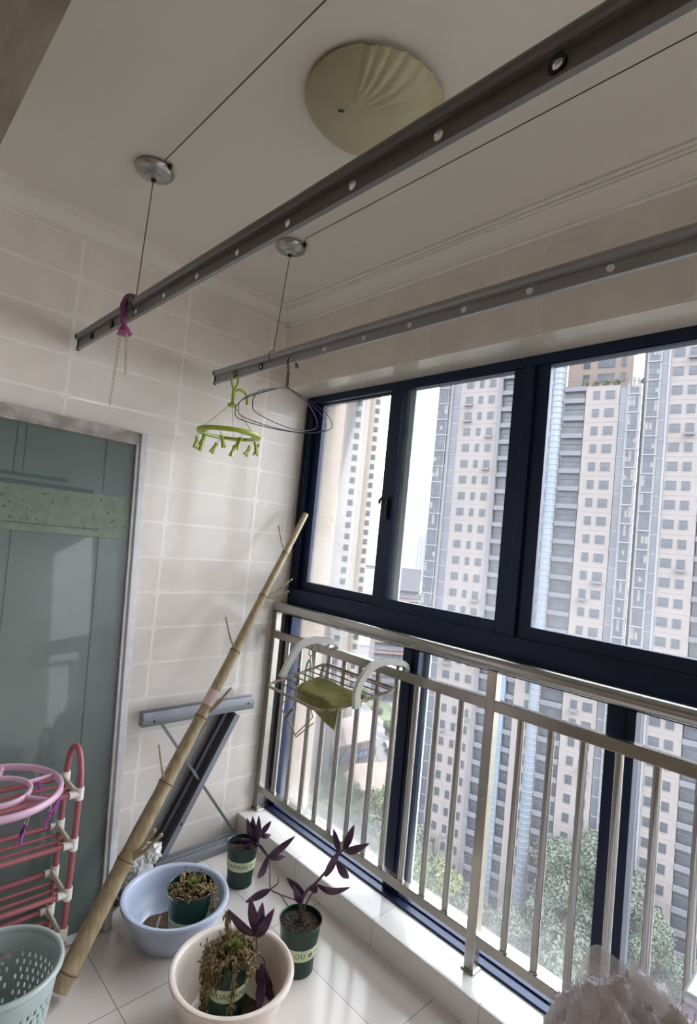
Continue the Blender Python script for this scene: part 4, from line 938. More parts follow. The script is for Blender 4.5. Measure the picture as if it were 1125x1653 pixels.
P3_STEM3 = [(-0.207, -0.637, 0.102), (-0.172, -0.698, 0.099)]
P3_LEAVES = [(-0.152, -0.471, 0.152), (-0.064, -0.534, 0.243), (-0.158, -0.465, 0.154), (-0.077, -0.501, 0.145), (-0.155, -0.469, 0.16), (-0.164, -0.407, 0.184), (-0.154, -0.469, 0.152), (-0.159, -0.42, 0.038), (-0.211, -0.577, 0.092), (-0.300, -0.535, 0.052), (-0.169, -0.373, 0.178), (-0.246, -0.344, 0.205), (-0.165, -0.377, 0.178), (-0.198, -0.353, 0.279), (-0.162, -0.381, 0.179), (-0.181, -0.369, 0.289), (-0.156, -0.386, 0.18), (-0.162, -0.388, 0.295), (-0.149, -0.395, 0.208), (-0.107, -0.411, 0.265), (-0.148, -0.395, 0.203), (-0.101, -0.413, 0.204), (-0.169, -0.373, 0.175), (-0.235, -0.394, 0.187), (-0.191, -0.354, 0.185), (-0.261, -0.327, 0.182), (-0.162, -0.382, 0.201), (-0.166, -0.34, 0.251)]
P2_STEM = [(-0.530, -0.892, 0.160), (-0.518, -0.912, 0.195), (-0.526, -0.917, 0.221), (-0.53, -0.916, 0.261), (-0.518, -0.903, 0.308)]
P2_LEAVES = [(-0.531, -0.914, 0.241), (-0.585, -0.824, 0.297), (-0.529, -0.915, 0.237), (-0.495, -0.954, 0.335), (-0.531, -0.915, 0.251), (-0.543, -0.882, 0.349), (-0.527, -0.919, 0.262), (-0.512, -0.911, 0.339)]
P2_LOW = [(-0.500, -0.920, 0.142), (-0.490, -0.961, 0.081), (-0.495, -0.905, 0.114), (-0.510, -0.954, 0.080), (-0.486, -0.904, 0.118), (-0.446, -0.926, 0.043), (-0.500, -0.925, 0.121), (-0.512, -0.963, 0.058), (-0.479, -0.912, 0.089), (-0.474, -0.956, 0.056), (-0.488, -0.886, 0.097), (-0.444, -0.892, 0.045), (-0.495, -0.93, 0.10), (-0.53, -0.97, 0.035), (-0.48, -0.93, 0.08), (-0.46, -0.96, 0.02)]
plant((-0.289, -0.858, 0.152), [(P4_STEM, 0.0058), ([(-0.285, -0.862, 0.15), (-0.283, -0.866, 0.20), (-0.264, -0.884, 0.263)], 0.0045)], P4_LEAVES, 'purple leaved plant arching toward the window from the pot right of the pink basin')
plant((-0.185, -0.360, 0.152), [(P3_STEM, 0.0042), (P3_STEM2, 0.003), (P3_STEM3, 0.003)], P3_LEAVES, 'purple leaved plant in the corner pot, its dark stem trailing over the floor')
plant((-0.530, -0.892, 0.164), [(P2_STEM, 0.0036), ([(-0.518, -0.912, 0.185), (-0.498, -0.935, 0.16), (-0.492, -0.93, 0.12), (-0.488, -0.93, 0.08)], 0.003)], P2_LEAVES+P2_LOW, 'purple leaved plant rising from and drooping behind the dried pot in the pink basin', 0.03)
def dried(root, R, n, seed, label, spill, top=0.0):
    rr = random.Random(seed); e = empty('dried_plants', root, label, 'dried plant', 'dried plants in the pots'); b = MB()
    for k in range(n):
        a, q = rr.uniform(0, 2*PI), R*math.sqrt(rr.random()); p = Vector((q*math.cos(a), q*math.sin(a), rr.uniform(0.0, 0.012))); L_ = rr.uniform(.012, .045)
        pts_ = [p]
        d = Vector((rr.uniform(-1, 1), rr.uniform(-1, 1), rr.uniform(0.0, 1.0))).normalized()
        for j in range(3): d = (d+Vector((rr.uniform(-.7, .7), rr.uniform(-.7, .7), rr.uniform(-.7, .3)))).normalized(); pts_.append(pts_[-1]+d*L_/3)
        if min(v_.z for v_ in pts_) < 0: pts_ = [Vector((v_.x, v_.y, max(v_.z, 0.001))) for v_ in pts_]
        b.tube(pts_, rr.uniform(.0005, .0013), 3, cap=False)
        if rr.random() < 0.75:
            for _ in range(3): leaf(b, pts_[rr.randrange(4)], pts_[-1]+Vector((rr.uniform(-.012, .012), rr.uniform(-.012, .012), rr.uniform(0, .012))), rr.uniform(.004, .009))
    b.build('dry_tangle', 'straw', e)
    for (a, q0, drop, w_, cnt) in spill:
        b = MB()
        for k in range(cnt):
            aa = R_(a)+rr.uniform(-w_, w_); pts_ = []
            for j in range(7):
                t = j/6; q = R*(0.75)+(R*1.18-R*0.75)*min(1, t*3)+rr.uniform(0, .012); zz = 0.012+0.014*math.sin(PI*min(1, t*2.2)) - drop*max(0, t-.28)*rr.uniform(.8, 1.1)
                pts_.append(Vector((q*math.cos(aa+rr.uniform(-.05, .05)), q*math.sin(aa+rr.uniform(-.05, .05)), zz)))
            b.tube(pts_, rr.uniform(.0006, .0014), 3, cap=False)
            for _ in range(5):
                i = rr.randrange(7); leaf(b, pts_[i], pts_[i]+Vector((rr.uniform(-.014, .014), rr.uniform(-.014, .014), rr.uniform(-.014, .010))), rr.uniform(.004, .009))
        b.build('hanging_straw', 'straw', e)
    return e
def sprig(e, c, r_, n, seed):
    rr = random.Random(seed); b = MB()
    for k in range(n):
        th, cz = rr.uniform(0, 2*PI), rr.uniform(.05, 1); q = math.sqrt(1-cz*cz); L_ = r_*rr.uniform(.6, 1); b.tube([Vector(c), Vector(c)+Vector((q*math.cos(th), q*math.sin(th), cz))*L_], [.0007, .0004], 3, cap=False)
    b.build('green_sprig', 'green', e)
d1 = dried((-0.533, -0.500, 0.164), 0.074, 150, 2, 'dry brown moss with a green tuft in the pot inside the blue basin', [(-50, 0, .11, .22, 16)])
sprig(d1, (0.012, 0.010, 0.014), 0.032, 220, 3)
d2 = dried((-0.585, -0.862, 0.166), 0.066, 260, 5, 'tangle of dried yellow plants spilling over the pot inside the pink basin', [(-178, 0, .16, .22, 34), (-155, 0, .06, .3, 14), (-112, 0, .16, .08, 12), (-60, 0, .05, .4, 12), (150, 0, .07, .5, 16), (30, 0, .04, .5, 10)])
sprig(d2, (0.010, 0.0, 0.026), 0.032, 240, 6)
b = MB(); rr = random.Random(8)
for k in range(26):
    a = rr.uniform(-.3, .3); p = Vector((0.02, 0.035, 0.012)); q = p+Vector((-0.005+rr.uniform(-.012, .012), 0.02+rr.uniform(-.010, .012), rr.uniform(.05, .10)))
    b.tube([p, (p+q)/2+Vector((rr.uniform(-.01, .01), rr.uniform(-.01, .01), 0)), q], .0009, 3, cap=False); leaf(b, q, q+Vector((rr.uniform(-.008, .008), rr.uniform(-.008, .008), -.022)), .007)
b.build('tall_straw', 'straw', d2)
# pegs and a stick lying in the blue basin
def peg_mesh(mb, M_, open_=0.35):
    """clothes peg hanging from its spring end: two legs, spring coil"""
    i0 = len(mb.v)
    for s_ in (-1, 1):
        j0 = len(mb.v); mb.prism([(-0.0035, 0.0), (0.0035, 0.0), (0.0030, -0.030), (0.0045, -0.056), (-0.001, -0.058), (-0.0035, -0.030)], -0.0045, 0.0045, 'y')
        mb.xf(Matrix.Translation((s_*0.0035, 0, 0)) @ Matrix.Rotation(s_*open_*0.5, 4, 'Y') @ Matrix.Scale(-s_, 4, (1, 0, 0)), j0)
    mb.tube([(0.006*math.cos(a), -0.006+0.0025*k/6, -0.024+0.006*math.sin(a)) for k, a in enumerate([2*PI*j/8 for j in range(17)])], 0.0011, 5)
    mb.xf(M_, i0); return mb
tag(peg_mesh(MB(), Matrix.Translation((-0.612, -0.475, 0.022)) @ Matrix.Rotation(1.2, 4, 'Z') @ Matrix.Rotation(1.35, 4, 'Y')).build('clothes_peg', 'violet'), 'violet clothes peg lying in the blue basin beside the pot', 'clothes peg')
tag(peg_mesh(MB(), Matrix.Translation((-0.600, -0.505, 0.024)) @ Matrix.Rotation(0.3, 4, 'Z') @ Matrix.Rotation(1.45, 4, 'Y')).build('clothes_peg', 'whitep'), 'white clothes peg lying in the blue basin next to the violet one', 'clothes peg')
tag(MB().tube([(-0.682, -0.500, 0.028), (-0.655, -0.49, 0.030), (-0.615, -0.43, 0.042), (-0.600, -0.41, 0.05)], [0.003, 0.005, 0.0055, 0.003], 8).build('stick', mat('pale_stick', (190, 176, 160), 0.8)), 'short pale stick lying in the dirt of the blue basin', 'stick')

# ------------------------------------------------------------------ mint laundry basket
bk = empty('laundry_basket', (-1.200, -0.660, 0), 'mint green perforated plastic laundry basket at the lower left beside the bamboo foot', 'laundry basket')
H_, R1, R0 = 0.30, 0.148, 0.108; NA = 132
zs = [0.0, 0.02]; rows = 11; zc_ = 0.02
for r_ in range(rows): zs += [zc_+0.013, zc_+0.020]; zc_ += 0.020
zs += [0.262, H_-0.008]
def br(z): return R0+(R1-R0)*(z/H_)**0.9
vs = [(br(z)*math.cos(2*PI*k/NA), br(z)*math.sin(2*PI*k/NA), z) for z in zs for k in range(NA)]; fs = []
for i in range(len(zs)-1):
    slot = 1 <= i < 1+2*rows and (i-1) % 2 == 0; r_ = (i-1)//2
    for k in range(NA):
        if slot and (k+(1 if r_ % 2 else 0)) % 3 == 0 and (k//3) % 8 != 7: continue
        fs.append((i*NA+k, i*NA+(k+1) % NA, (i+1)*NA+(k+1) % NA, (i+1)*NA+k))
MB().add(vs, fs).build('wall', 'mint', bk, ang=60, solid=0.0035)
b = MB().lathe([(R1-0.004, H_-0.014), (R1+0.004, H_-0.016), (R1+0.010, H_-0.010), (R1+0.009, H_-0.002), (R1+0.002, H_+0.002), (R1-0.006, H_-0.001), (R1-0.005, H_-0.010), (R1-0.004, H_-0.014)], 72); b.build('rim', 'mint', bk, ang=80)
vs = [(0, 0, 0.004)]; fs = []; 
for i in range(1, 8):
    for k in range(48): vs.append((R0*i/7*math.cos(2*PI*k/48), R0*i/7*math.sin(2*PI*k/48), 0.004))
for i in range(7):
    for k in range(48):
        if i == 0: fs.append((0, 1+k, 1+(k+1) % 48))
        elif (i % 2 == 1 and k % 3 == 0 and i < 6): continue
        else: fs.append((1+(i-1)*48+k, 1+i*48+k, 1+i*48+(k+1) % 48, 1+(i-1)*48+(k+1) % 48))
MB().add(vs, fs).build('bottom', 'mint', bk, solid=0.003)

# ------------------------------------------------------------------ red tubular shelf rack
rk = empty('shoe_rack', (-1.20, -0.36, 0), 'red tubular plastic shelf rack with white joints in front of the green glass panel', 'shelf rack')
YF, YR, XR, XL = -0.440, -0.295, -0.962, -1.450; LV = (0.155, 0.285, 0.446, 0.612)
for X in (XR, XL):
    hoop = [(X, YF, 0.0)] + [(X, YF, 0.62)] + [(X, (YF+YR)/2-(YR-YF)/2*math.cos(R_(a)), 0.625+0.118*math.sin(R_(a))) for a in range(10, 180, 10)] + [(X, YR, 0.62), (X, YR, 0.0)]
    ho = off(MB().tube(hoop, 0.0095, 14), rk).build('end_hoop', 'redp', rk)
    for y_ in (YF, YR): off(MB().tube([(X, y_, 0.0), (X, y_, 0.028)], 0.0125, 14), rk).build('foot', 'whitep', ho)
for z in LV:
    for y_ in (YF, YR): off(MB().tube([(XL, y_, z), (XR, y_, z)], 0.0085, 12), rk).build('shelf_tube', 'redp', rk)
    for y_ in (YF+0.05, YF+0.095): off(MB().tube([(XL+0.012, y_, z-0.006), (XR-0.012, y_, z-0.006)], 0.0052, 10), rk).build('shelf_tube', 'redp', rk)
    for X, sg in ((XR, -1), (XL, 1)):
        off(MB().box((X+sg*0.006, YF, z-0.012), (X+sg*0.016, YR, z+0.012)), rk).build('end_plate', 'creamp', rk, bevel=0.002)
        for y_ in (YF, YR):
            off(MB().tube([(X, y_, z-0.020), (X, y_, z+0.020)], 0.0135, 14).tube([(X, y_, z), (X+sg*0.034, y_, z)], 0.0125, 14), rk).build('joint', 'whitep', rk, bevel=0.001)
# round sock hanger lying on the rack
rg2 = empty('round_peg_hanger', (-1.212, -0.428, 0.672), 'lilac pink round peg hanger lying on top of the red shelf rack', 'peg hanger')
MB().lathe([(0.176, -0.009), (0.186, -0.011), (0.190, -0.006), (0.190, 0.006), (0.186, 0.010), (0.178, 0.010), (0.175, 0.006), (0.176, -0.009)], 96).build('outer_ring', 'pinkring', rg2, ang=80)
MB().lathe([(0.092, -0.006), (0.102, -0.007), (0.104, 0.005), (0.098, 0.008), (0.091, 0.005), (0.092, -0.006)], 64).build('inner_ring', 'pinkring', rg2, ang=80)
for k in range(6):
    a = R_(12+60*k); MB().tube([(0.100*math.cos(a), 0.100*math.sin(a), 0.0), (0.180*math.cos(a), 0.180*math.sin(a), 0.0)], 0.0065, 10).build('spoke', 'pinkring', rg2)
pb = peg_mesh(MB(), Matrix.Identity(4)).build('clothes_peg', 'violet'); pm = pb.data; bpy.data.objects.remove(pb)
lk = MB().tube([(0.004*math.cos(a), 0, 0.010+0.012*math.sin(a)) for a in [2*PI*j/10 for j in range(10)]], 0.0009, 5, closed=True).build('link', 'chain'); lm = lk.data; bpy.data.objects.remove(lk)
for k, a in enumerate((-20, -48, -75, -112, -138, 35, 80)):
    p = Vector((0.183*math.cos(R_(a)), 0.183*math.sin(R_(a)), -0.030))
    for nm, me, dz in (('clothes_peg', pm, 0.0), ('link', lm, 0.0)):
        o = bpy.data.objects.new(nm, me); col.objects.link(o)
        if nm == 'clothes_peg': o.parent = rg2; o.location = p; o.rotation_euler = (0.15*math.sin(k), 0.35*math.cos(k*2), k*1.3); pg_ = o
        else: o.parent = pg_

# ------------------------------------------------------------------ things hanging on the drying rails
lg = empty('round_peg_hanger', (-0.430, -0.245, 2.215), 'lime green round peg hanger hanging from the end of the pale drying rail', 'peg hanger')
RZ = 1.958-2.215
MB().lathe([(0.118, -0.008), (0.138, -0.008), (0.141, -0.003), (0.139, 0.008), (0.131, 0.008), (0.129, 0.000), (0.118, -0.002), (0.118, -0.008)], 72, (0, 0, RZ)).build('ring', 'lime', lg, ang=70)
b = MB()
for k in range(6): a, c = R_(60*k+15), R_(60*k+75); b.beam((0.122*math.cos(a), 0.122*math.sin(a), RZ-0.004), (0.122*math.cos(c), 0.122*math.sin(c), RZ-0.004), 0.012, 0.006)
b.build('inner_frame', 'lime', lg)
for k in range(3):
    a = R_(120*k+50); MB().tube([(0.008*math.cos(a), 0.008*math.sin(a), -0.128), (0.124*math.cos(a), 0.124*math.sin(a), RZ+0.006)], 0.0014, 6).build('cord', 'lime', lg)
MB().lathe([(0.001, -0.118), (0.010, -0.118), (0.020, -0.124), (0.022, -0.129), (0.018, -0.135), (0.001, -0.136)], 24).build('hub', 'lime', lg)
b = MB().tube(smooth_path([(0, 0, -0.12), (0.0, 0, -0.08), (0, 0, -0.055)]), 0.0075, 12)
b.tube(smooth_path([(0, 0, -0.06), (-0.014, 0, -0.030), (-0.015, 0, -0.005), (-0.006, 0, 0.010), (0.004, 0, 0.012)]), [0.0062]*17, 10) if False else b.tube(smooth_path([(0, 0, -0.06), (-0.014, 0, -0.032), (-0.016, 0, -0.004), (-0.006, 0, 0.0075)]), 0.0046, 10)
b.tube(smooth_path([(0, 0, -0.06), (0.014, 0, -0.032), (0.016, 0, -0.006), (0.008, 0, 0.0065)]), 0.0046, 10)
b.tube(smooth_path([(0.004, 0, -0.068), (0.028, 0, -0.052), (0.058, 0, -0.060), (0.072, 0, -0.082), (0.074, 0, -0.110)]), 0.0060, 10)
b.build('hook', 'lime', lg)
for k in range(10):
    a = R_(36*k+10); p = Vector((0.131*math.cos(a), 0.131*math.sin(a), RZ-0.030))
    for nm, me in (('clothes_peg', pm), ('link', lm)):
        me2 = me
        if nm == 'clothes_peg':
            me2 = me.copy(); me2.materials.clear(); me2.materials.append(MAT['lime'])
        o = bpy.data.objects.new(nm, me2); col.objects.link(o)
        if nm == 'clothes_peg': o.parent = lg; o.location = p; o.rotation_euler = (0.25*math.sin(k*2.3), 0.45*math.cos(k*1.9), a+k); o.scale = (1.15, 1.2, 0.95); pg_ = o
        else: o.parent = pg_
def wire_hanger(rot, dz, w_, tilt, label):
    e = empty('wire_hanger', (-0.430, -0.652, 2.221), label, 'wire hanger', 'wire hangers on the pale rail', (tilt, 0, R_(rot)))
    c = MB(); r_ = 0.0017
    hook = smooth_path([(-0.012, 0, -0.105), (-0.011, 0, -0.045), (-0.018, 0, -0.015), (-0.012, 0, 0.0035), (0.0, 0, 0.0065), (0.016, 0, 0.001), (0.024, 0, -0.014), (0.030, 0, -0.026)], 5)
    c.tube(hook, r_, 8)
    tw = [(-0.012+0.0028*math.cos(j*0.9), 0.0028*math.sin(j*0.9), -0.050-0.0019*j) for j in range(36)]; c.tube(tw, 0.0013, 6)
    c.build('hook', 'navywire', e)
    body = smooth_path([(-0.012, 0, -0.112), (-0.055, 0, -0.128), (-0.155, 0, -0.175+dz), (-w_, 0, -0.208+dz), (-w_-0.006, 0, -0.232+dz), (-w_+0.012, 0, -0.262+dz), (-0.05, 0, -0.276+dz), (0.08, 0, -0.272+dz), (w_-0.014, 0, -0.246+dz), (w_+0.004, 0, -0.222+dz), (w_-0.014, 0, -0.190+dz), (0.13, 0, -0.160+dz), (0.03, 0, -0.124), (-0.010, 0, -0.112)], 6)
    MB().tube(body, r_, 8).build('shoulder_wire', 'navywire', e)
    return e
wire_hanger(-6, 0.0, 0.192, 0.03, 'front one of the thin navy wire hangers hooked on the pale drying rail')
wire_hanger(-20, -0.004, 0.190, 0.0, 'middle thin navy wire hanger hooked on the pale drying rail')
wire_hanger(13, 0.010, 0.188, -0.03, 'rear thin navy wire hanger hooked on the pale rail, turned toward the window')
ph = empty('chain_hook', (-1.02, -0.552, 2.225), 'purple plastic hook with two short clear chains on the dark drying rail', 'plastic hook')
b = MB().tube(smooth_path([(0.020, 0, 0.012), (0.016, 0, 0.036), (0.0, 0, 0.046), (-0.018, 0, 0.036), (-0.026, 0, 0.006), (-0.024, 0.0, -0.030), (-0.016, 0.0, -0.060)]), [0.0065]*3+[0.009]*16+[0.011]*9+[0.009]*3, 12); b.build('hook', 'hookp', ph)
MB().lathe([(0.001, -0.058), (0.012, -0.060), (0.017, -0.068), (0.019, -0.078), (0.014, -0.083), (0.001, -0.084)], 20, (-0.014, 0, 0)).box((-0.030, -0.020, -0.088), (0.004, 0.020, -0.078)).build('clip', 'magenta', ph, bevel=0.001)
def chain(x, y, z0, n, e, dx, dy, l=0.0135):
    b = MB()
    for k in range(n):
        c = Vector((x+dx*k, y+dy*k, z0-l*k)); pts_ = []
        for j in range(10):
            a = 2*PI*j/10; u, v_ = 0.0042*math.cos(a), 0.0095*math.sin(a); pts_.append(c+(Vector((u, 0, v_)) if k % 2 else Vector((0, u, v_))))
        b.tube(pts_, 0.0013, 5, closed=True)
    return b.build('chain', 'chain', e)
chain(-0.020, 0.016, -0.092, 17, ph, 0.0, 0.0012); chain(-0.012, -0.018, -0.092, 11, ph, 0.0, -0.0028, 0.0125)

# ------------------------------------------------------------------ wire drying tray hooked on the balustrade
tr = empty('hanging_wire_rack', (-0.09, -0.67, 0.93), 'rusty cream wire drying tray with two white arms hooked over the balustrade', 'drying tray')
BL, FL, FR, BR = Vector((0.072, -0.470, 0.957)), Vector((-0.262, -0.480, 0.900)), Vector((-0.272, -0.862, 0.895)), Vector((0.076, -0.905, 0.955))
def rnd(a, c, e, r_=0.03, n=5):
    d1_, d2_ = (a-c).normalized(), (e-c).normalized(); p, q = c+d1_*r_, c+d2_*r_
    return [(1-t)**2*p+2*t*(1-t)*c+t*t*q for t in [k/n for k in range(n+1)]]
path = rnd(BR, BL, FL)+rnd(BL, FL, FR, .035)+rnd(FL, FR, BR, .07)+rnd(FR, BR, BL)
off(MB().tube(path, 0.0058, 10, closed=True), tr).build('outer_frame', 'rackwire', tr)
for k in range(7):
    t = 0.04+0.13*k; a, c = BL+(FL-BL)*t, BR+(FR-BR)*t
    off(MB().tube([a+Vector((0, 0, -0.004)), c+Vector((0, 0, -0.004))], 0.0026, 8), tr).build('cross_wire', 'brownwire', tr)
b = MB()
for k in range(13): c = BL+(FL-BL)*(0.52+0.035*k); b.tube([c+Vector((0, -0.007, 0)), c+Vector((0, 0, 0.008)), c+Vector((0, 0.007, 0))], 0.0016, 6)
off(b, tr).build('edge_coil', 'rackwire', tr)
for y_, tip in ((-0.462, (-0.172, 0.916)), (-0.893, (-0.138, 0.905))):
    cen = smooth_path([(0.150, 0.985), (0.150, 1.030), (0.120, 1.052), (0.060, 1.066), (-0.030, 1.068), (-0.095, 1.040), (-0.140, 0.978), (tip[0], tip[1]+0.0)], 5)
    cen = [(c.x, c.y) if isinstance(c, Vector) and len(c) == 2 else (c[0], c[1]) for c in cen]; n = len(cen); vs = []
    for i, (x, z) in enumerate(cen):
        x0_, z0_ = cen[max(i-1, 0)]; x1_, z1_ = cen[min(i+1, n-1)]; L_ = math.hypot(x1_-x0_, z1_-z0_); nx, nz = -(z1_-z0_)/L_, (x1_-x0_)/L_
        t = i/(n-1); hw = 0.0075+0.0085*min(1, t*1.6)
        for dy in (-0.009, 0.009):
            for sg in (-1, 1): vs.append((x+nx*hw*sg, y_+dy, z+nz*hw*sg))
    fs = []
    for i in range(n-1):
        a, c = i*4, i*4+4; fs += [(a, a+1, c+1, c), (a+2, c+2, c+3, a+3), (a, c, c+2, a+2), (a+1, a+3, c+3, c+1)]
    fs += [(0, 2, 3, 1), ((n-1)*4, (n-1)*4+1, (n-1)*4+3, (n-1)*4+2)]
    ao = off(MB().add(vs, fs), tr).build('arm', 'arm', tr, bevel=0.002)
    off(MB().tube([(0.082, y_-0.006, 1.035), (0.082, y_-0.022, 1.035)], 0.012, 14), tr).build('pivot', 'steel', ao)
# cloth draped over the tray
cl = MB(); NU, NV = 26, 26; vs = []
for i in range(NU+1):
    for j in range(NV+1):
        u, v = i/NU, j/NV
        y = -0.595 - 0.285*u + 0.012*math.sin(v*5)*(1-u); s_ = v*(0.172 + 0.046*u)
        flat = 0.150 - 0.02*(1-u)
        if s_ < flat: x = -0.060 - s_ - 0.01*u; z = 0
        else: q = s_-flat; x = -0.060 - flat - 0.01*u - q*0.16; z = -q*0.95
        tz = 0.957 + (x-0.075)*0.168
        zz = tz + 0.0045 + z + 0.0035*math.sin(u*9+v*4) + 0.003*math.sin(v*13)
        if s_ >= flat: zz -= 0.02*u*u*(s_-flat)/0.1
        vs.append((x, y, zz))
fs = [(i*(NV+1)+j, i*(NV+1)+j+1, (i+1)*(NV+1)+j+1, (i+1)*(NV+1)+j) for i in range(NU) for j in range(NV)]
tag(cl.add(vs, fs).build('cloth', 'cloth', ang=80, solid=0.003), 'moss green cloth draped over the wire drying tray', 'cloth')
# small hangers on the upper rail behind the tray
hg = empty('folding_hanger', (0.080, -0.365, 1.036), 'small folding hanger with pale teal strips hanging on the balustrade behind the tray', 'folding hanger')
b = MB().tube(smooth_path([(0.050, 0, -0.018), (0.050, 0, 0.0), (0.030, 0, 0.012), (0.0, 0, 0.010), (-0.014, 0, -0.006), (-0.006, 0, -0.022), (-0.012, 0, -0.034)]), 0.0022, 8)
b.tube([(-0.012+0.0, 0.013*math.cos(a), -0.050+0.016*math.sin(a)) for a in [2*PI*j/14 for j in range(14)]], 0.0022, 6, closed=True); b.tube([(-0.012, 0, -0.066), (-0.012, 0, -0.086)], 0.0026, 8); b.build('hook', 'rod', hg)
for sg in (-1, 1):
    MB().tube(smooth_path([(-0.012, 0, -0.083), (-0.014, sg*0.014, -0.105), (-0.016, sg*0.020, -0.150), (-0.018, sg*0.014, -0.205)]), [0.0055]*16, 8).build('strip', 'teal' if sg > 0 else 'arm', hg)
MB().tube([(-0.012, -0.002, -0.086), (-0.014, -0.004, -0.215)], 0.0018, 6).build('rod', 'greydark', hg)
MB().tube([(-0.03, 0.055, -0.135), (-0.032, 0.052, -0.165), (-0.034, 0.04, -0.205)], [0.008, 0.0065, 0.003], 10).build('peg', 'greydark', hg)
hg2 = empty('folding_hanger', (0.030, -0.470, 0.960), 'small pale teal clip hooked on the back corner of the wire drying tray', 'clip')
MB().tube(smooth_path([(0.0, -0.03, 0.008), (0.008, -0.03, 0.0), (0.0, -0.031, -0.03), (-0.010, -0.034, -0.06)]), 0.005, 8).build('jaw', 'teal', hg2)
MB().tube(smooth_path([(0.0, -0.032, 0.006), (-0.012, -0.034, -0.03), (-0.016, -0.036, -0.065)]), 0.0035, 8).build('spring', 'rod', hg2)
wp = empty('wire_bracket', (-0.09, -0.48, 0.90), 'pale wire bracket bent in a diamond hanging below the left end of the tray', 'wire bracket')
for pts_ in ([(0, 0, 0.02), (-0.01, 0.06, -0.10), (-0.01, 0.10, -0.14), (-0.01, -0.03, -0.225)], [(-0.01, 0.10, -0.14), (-0.01, 0.075, -0.155), (-0.01, -0.035, -0.235)], [(-0.01, -0.03, -0.225), (-0.01, -0.13, -0.12), (0, -0.05, 0.012)], [(-0.01, -0.035, -0.235), (-0.01, -0.14, -0.14)]):
    MB().tube(pts_, 0.0026, 8).build('wire', 'rackwire', wp)
MB().tube([(-0.012, 0.045, -0.175), (-0.012, 0.015, -0.135), (-0.012, 0.0, -0.12)], [0.0045, 0.0065, 0.005], 10).build('handle', 'brownwire', wp)

# ------------------------------------------------------------------ carrier bags behind the pole
def lump(c, sx, sy, sz, seed, amp, nlat=28, nlon=40, flat=0.5, fr=3.0):
    vs = []; fs = []
    for i in range(nlat+1):
        ph_ = PI*i/nlat
        for k in range(nlon):
            th = 2*PI*k/nlon; d = Vector((math.sin(ph_)*math.cos(th), math.sin(ph_)*math.sin(th), math.cos(ph_)))
            n_ = noise.fractal(d*fr+Vector((seed, seed, 0)), 1.0, 2.0, 4)*amp; q = 1+n_
            z = d.z*q*sz; z = max(z, -sz*flat)
            vs.append((c[0]+d.x*q*sx, c[1]+d.y*q*sy, c[2]+z))
    for i in range(nlat):
        for k in range(nlon): fs.append((i*nlon+k, i*nlon+(k+1) % nlon, (i+1)*nlon+(k+1) % nlon, (i+1)*nlon+k))
    return vs, fs
bgE = empty('carrier_bag', (-0.585, -0.135, 0.0), 'crumpled white carrier bag with printed side standing behind the bamboo pole', 'bag')
b = MB().add(*lump((0, 0, 0.085), 0.072, 0.045, 0.085, 3.1, 0.28, flat=0.98, fr=4)); b.build('body', 'bag', bgE, ang=70)
b = MB().add(*lump((-0.040, -0.018, 0.115), 0.045, 0.030, 0.035, 8.1, 0.25, 16, 24, 2)); b.build('printed_side', 'bagink', bgE, ang=70)
b = MB().add(*lump((0.050, -0.012, 0.135), 0.045, 0.030, 0.045, 5.3, 0.38, 22, 34, 2, 4)); b.build('handle', 'bag', bgE, ang=70)
b = MB().add(*lump((-0.030, -0.010, 0.185), 0.032, 0.020, 0.016, 2.2, 0.4, 14, 20, 2, 4)); b.build('green_print', 'baggreen', bgE, ang=70)
tag(MB().add(*lump((-0.672, -0.165, 0.038), 0.055, 0.05, 0.040, 7.7, 0.5, flat=0.92, fr=4)).build('grey_bag', 'greybag', ang=70), 'crumpled grey plastic bag on the floor at the foot of the glass panel', 'bag')

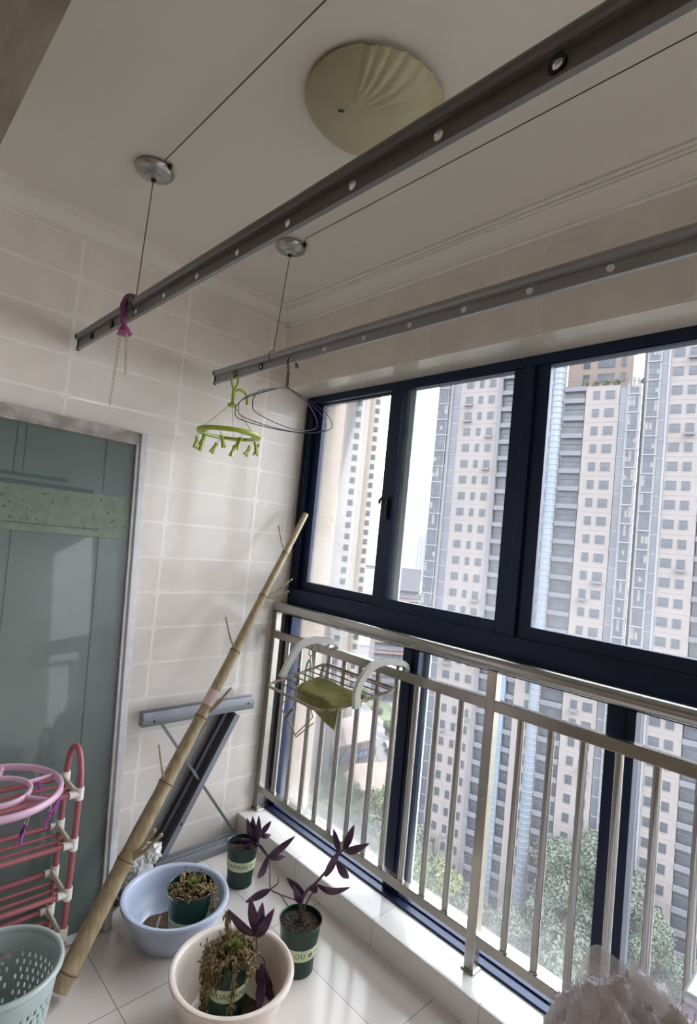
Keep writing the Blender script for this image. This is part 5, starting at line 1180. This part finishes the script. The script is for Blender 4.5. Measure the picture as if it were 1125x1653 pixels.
# ------------------------------------------------------------------ plush bundle and white box at the lower right
pl = empty('plush_bundle', (-0.36, -2.00, 0), 'greyish pink plush bundle with a clear bag edge beside the kerb at lower right', 'plush blanket')
MAT['plush'].node_tree.nodes['Principled BSDF'].inputs['Sheen Weight'].default_value = 0.4
vs, fs = lump((0, 0, 0.35), 0.130, 0.205, 0.335, 1.7, 0.16, 130, 170, 1.04, 2.2)
nv = []
for v in vs:
    p = Vector(v); d = (p-Vector((0, 0, 0.35))); q = noise.fractal(p*28, 0.9, 2.1, 4)*0.005 + abs(noise.noise(p*55))*0.004
    nv.append(tuple(p + d.normalized()*q) if v[2] > 0.02 else v)
MB().add(nv, fs).build('plush_body', 'plush', pl, ang=80)
rr = random.Random(12); tf = MB()
for k in range(3200):
    i = rr.randrange(len(nv)); p = Vector(nv[i])
    if p.z < 0.1: continue
    d = (p-Vector((0, 0, 0.35))).normalized(); q = p+d*rr.uniform(.006, .014)+Vector((rr.uniform(-.006, .006), rr.uniform(-.006, .006), rr.uniform(-.004, .004)))
    tf.tube([p, (p+q)/2+Vector((0, 0, .002)), q], [.0014, .0010, .0003], 3, cap=False)
o = tf.build('plush_pile', 'plush', pl); o['kind'] = 'stuff'
lp = smooth_path([(0.02, 0.150, 0.60), (0.03, 0.140, 0.66), (0.02, 0.11, 0.705), (0.0, 0.06, 0.712), (-0.01, 0.0, 0.715), (-0.01, -0.05, 0.70), (-0.01, -0.09, 0.67)], 8); vs = []
for i, p in enumerate(lp): vs += [tuple(p), tuple(p+Vector((-0.02, 0.0, -0.06)))]
MB().add(vs, [(2*i, 2*i+1, 2*i+3, 2*i+2) for i in range(len(lp)-1)]).build('clear_bag_edge', 'clearbag', pl, solid=0.001)
wb = empty('white_box', (-0.08, -2.22, 0), 'white enamel box corner at the right edge beyond the plush bundle', 'box')
MB().box((-0.115, -0.20, 0.0), (0.06, 0.190, 0.600)).build('body', 'whitebox', wb, bevel=0.006)
MB().box((-0.120, -0.205, 0.601), (0.065, 0.196, 0.625)).build('lid', 'whitebox', wb, bevel=0.008)
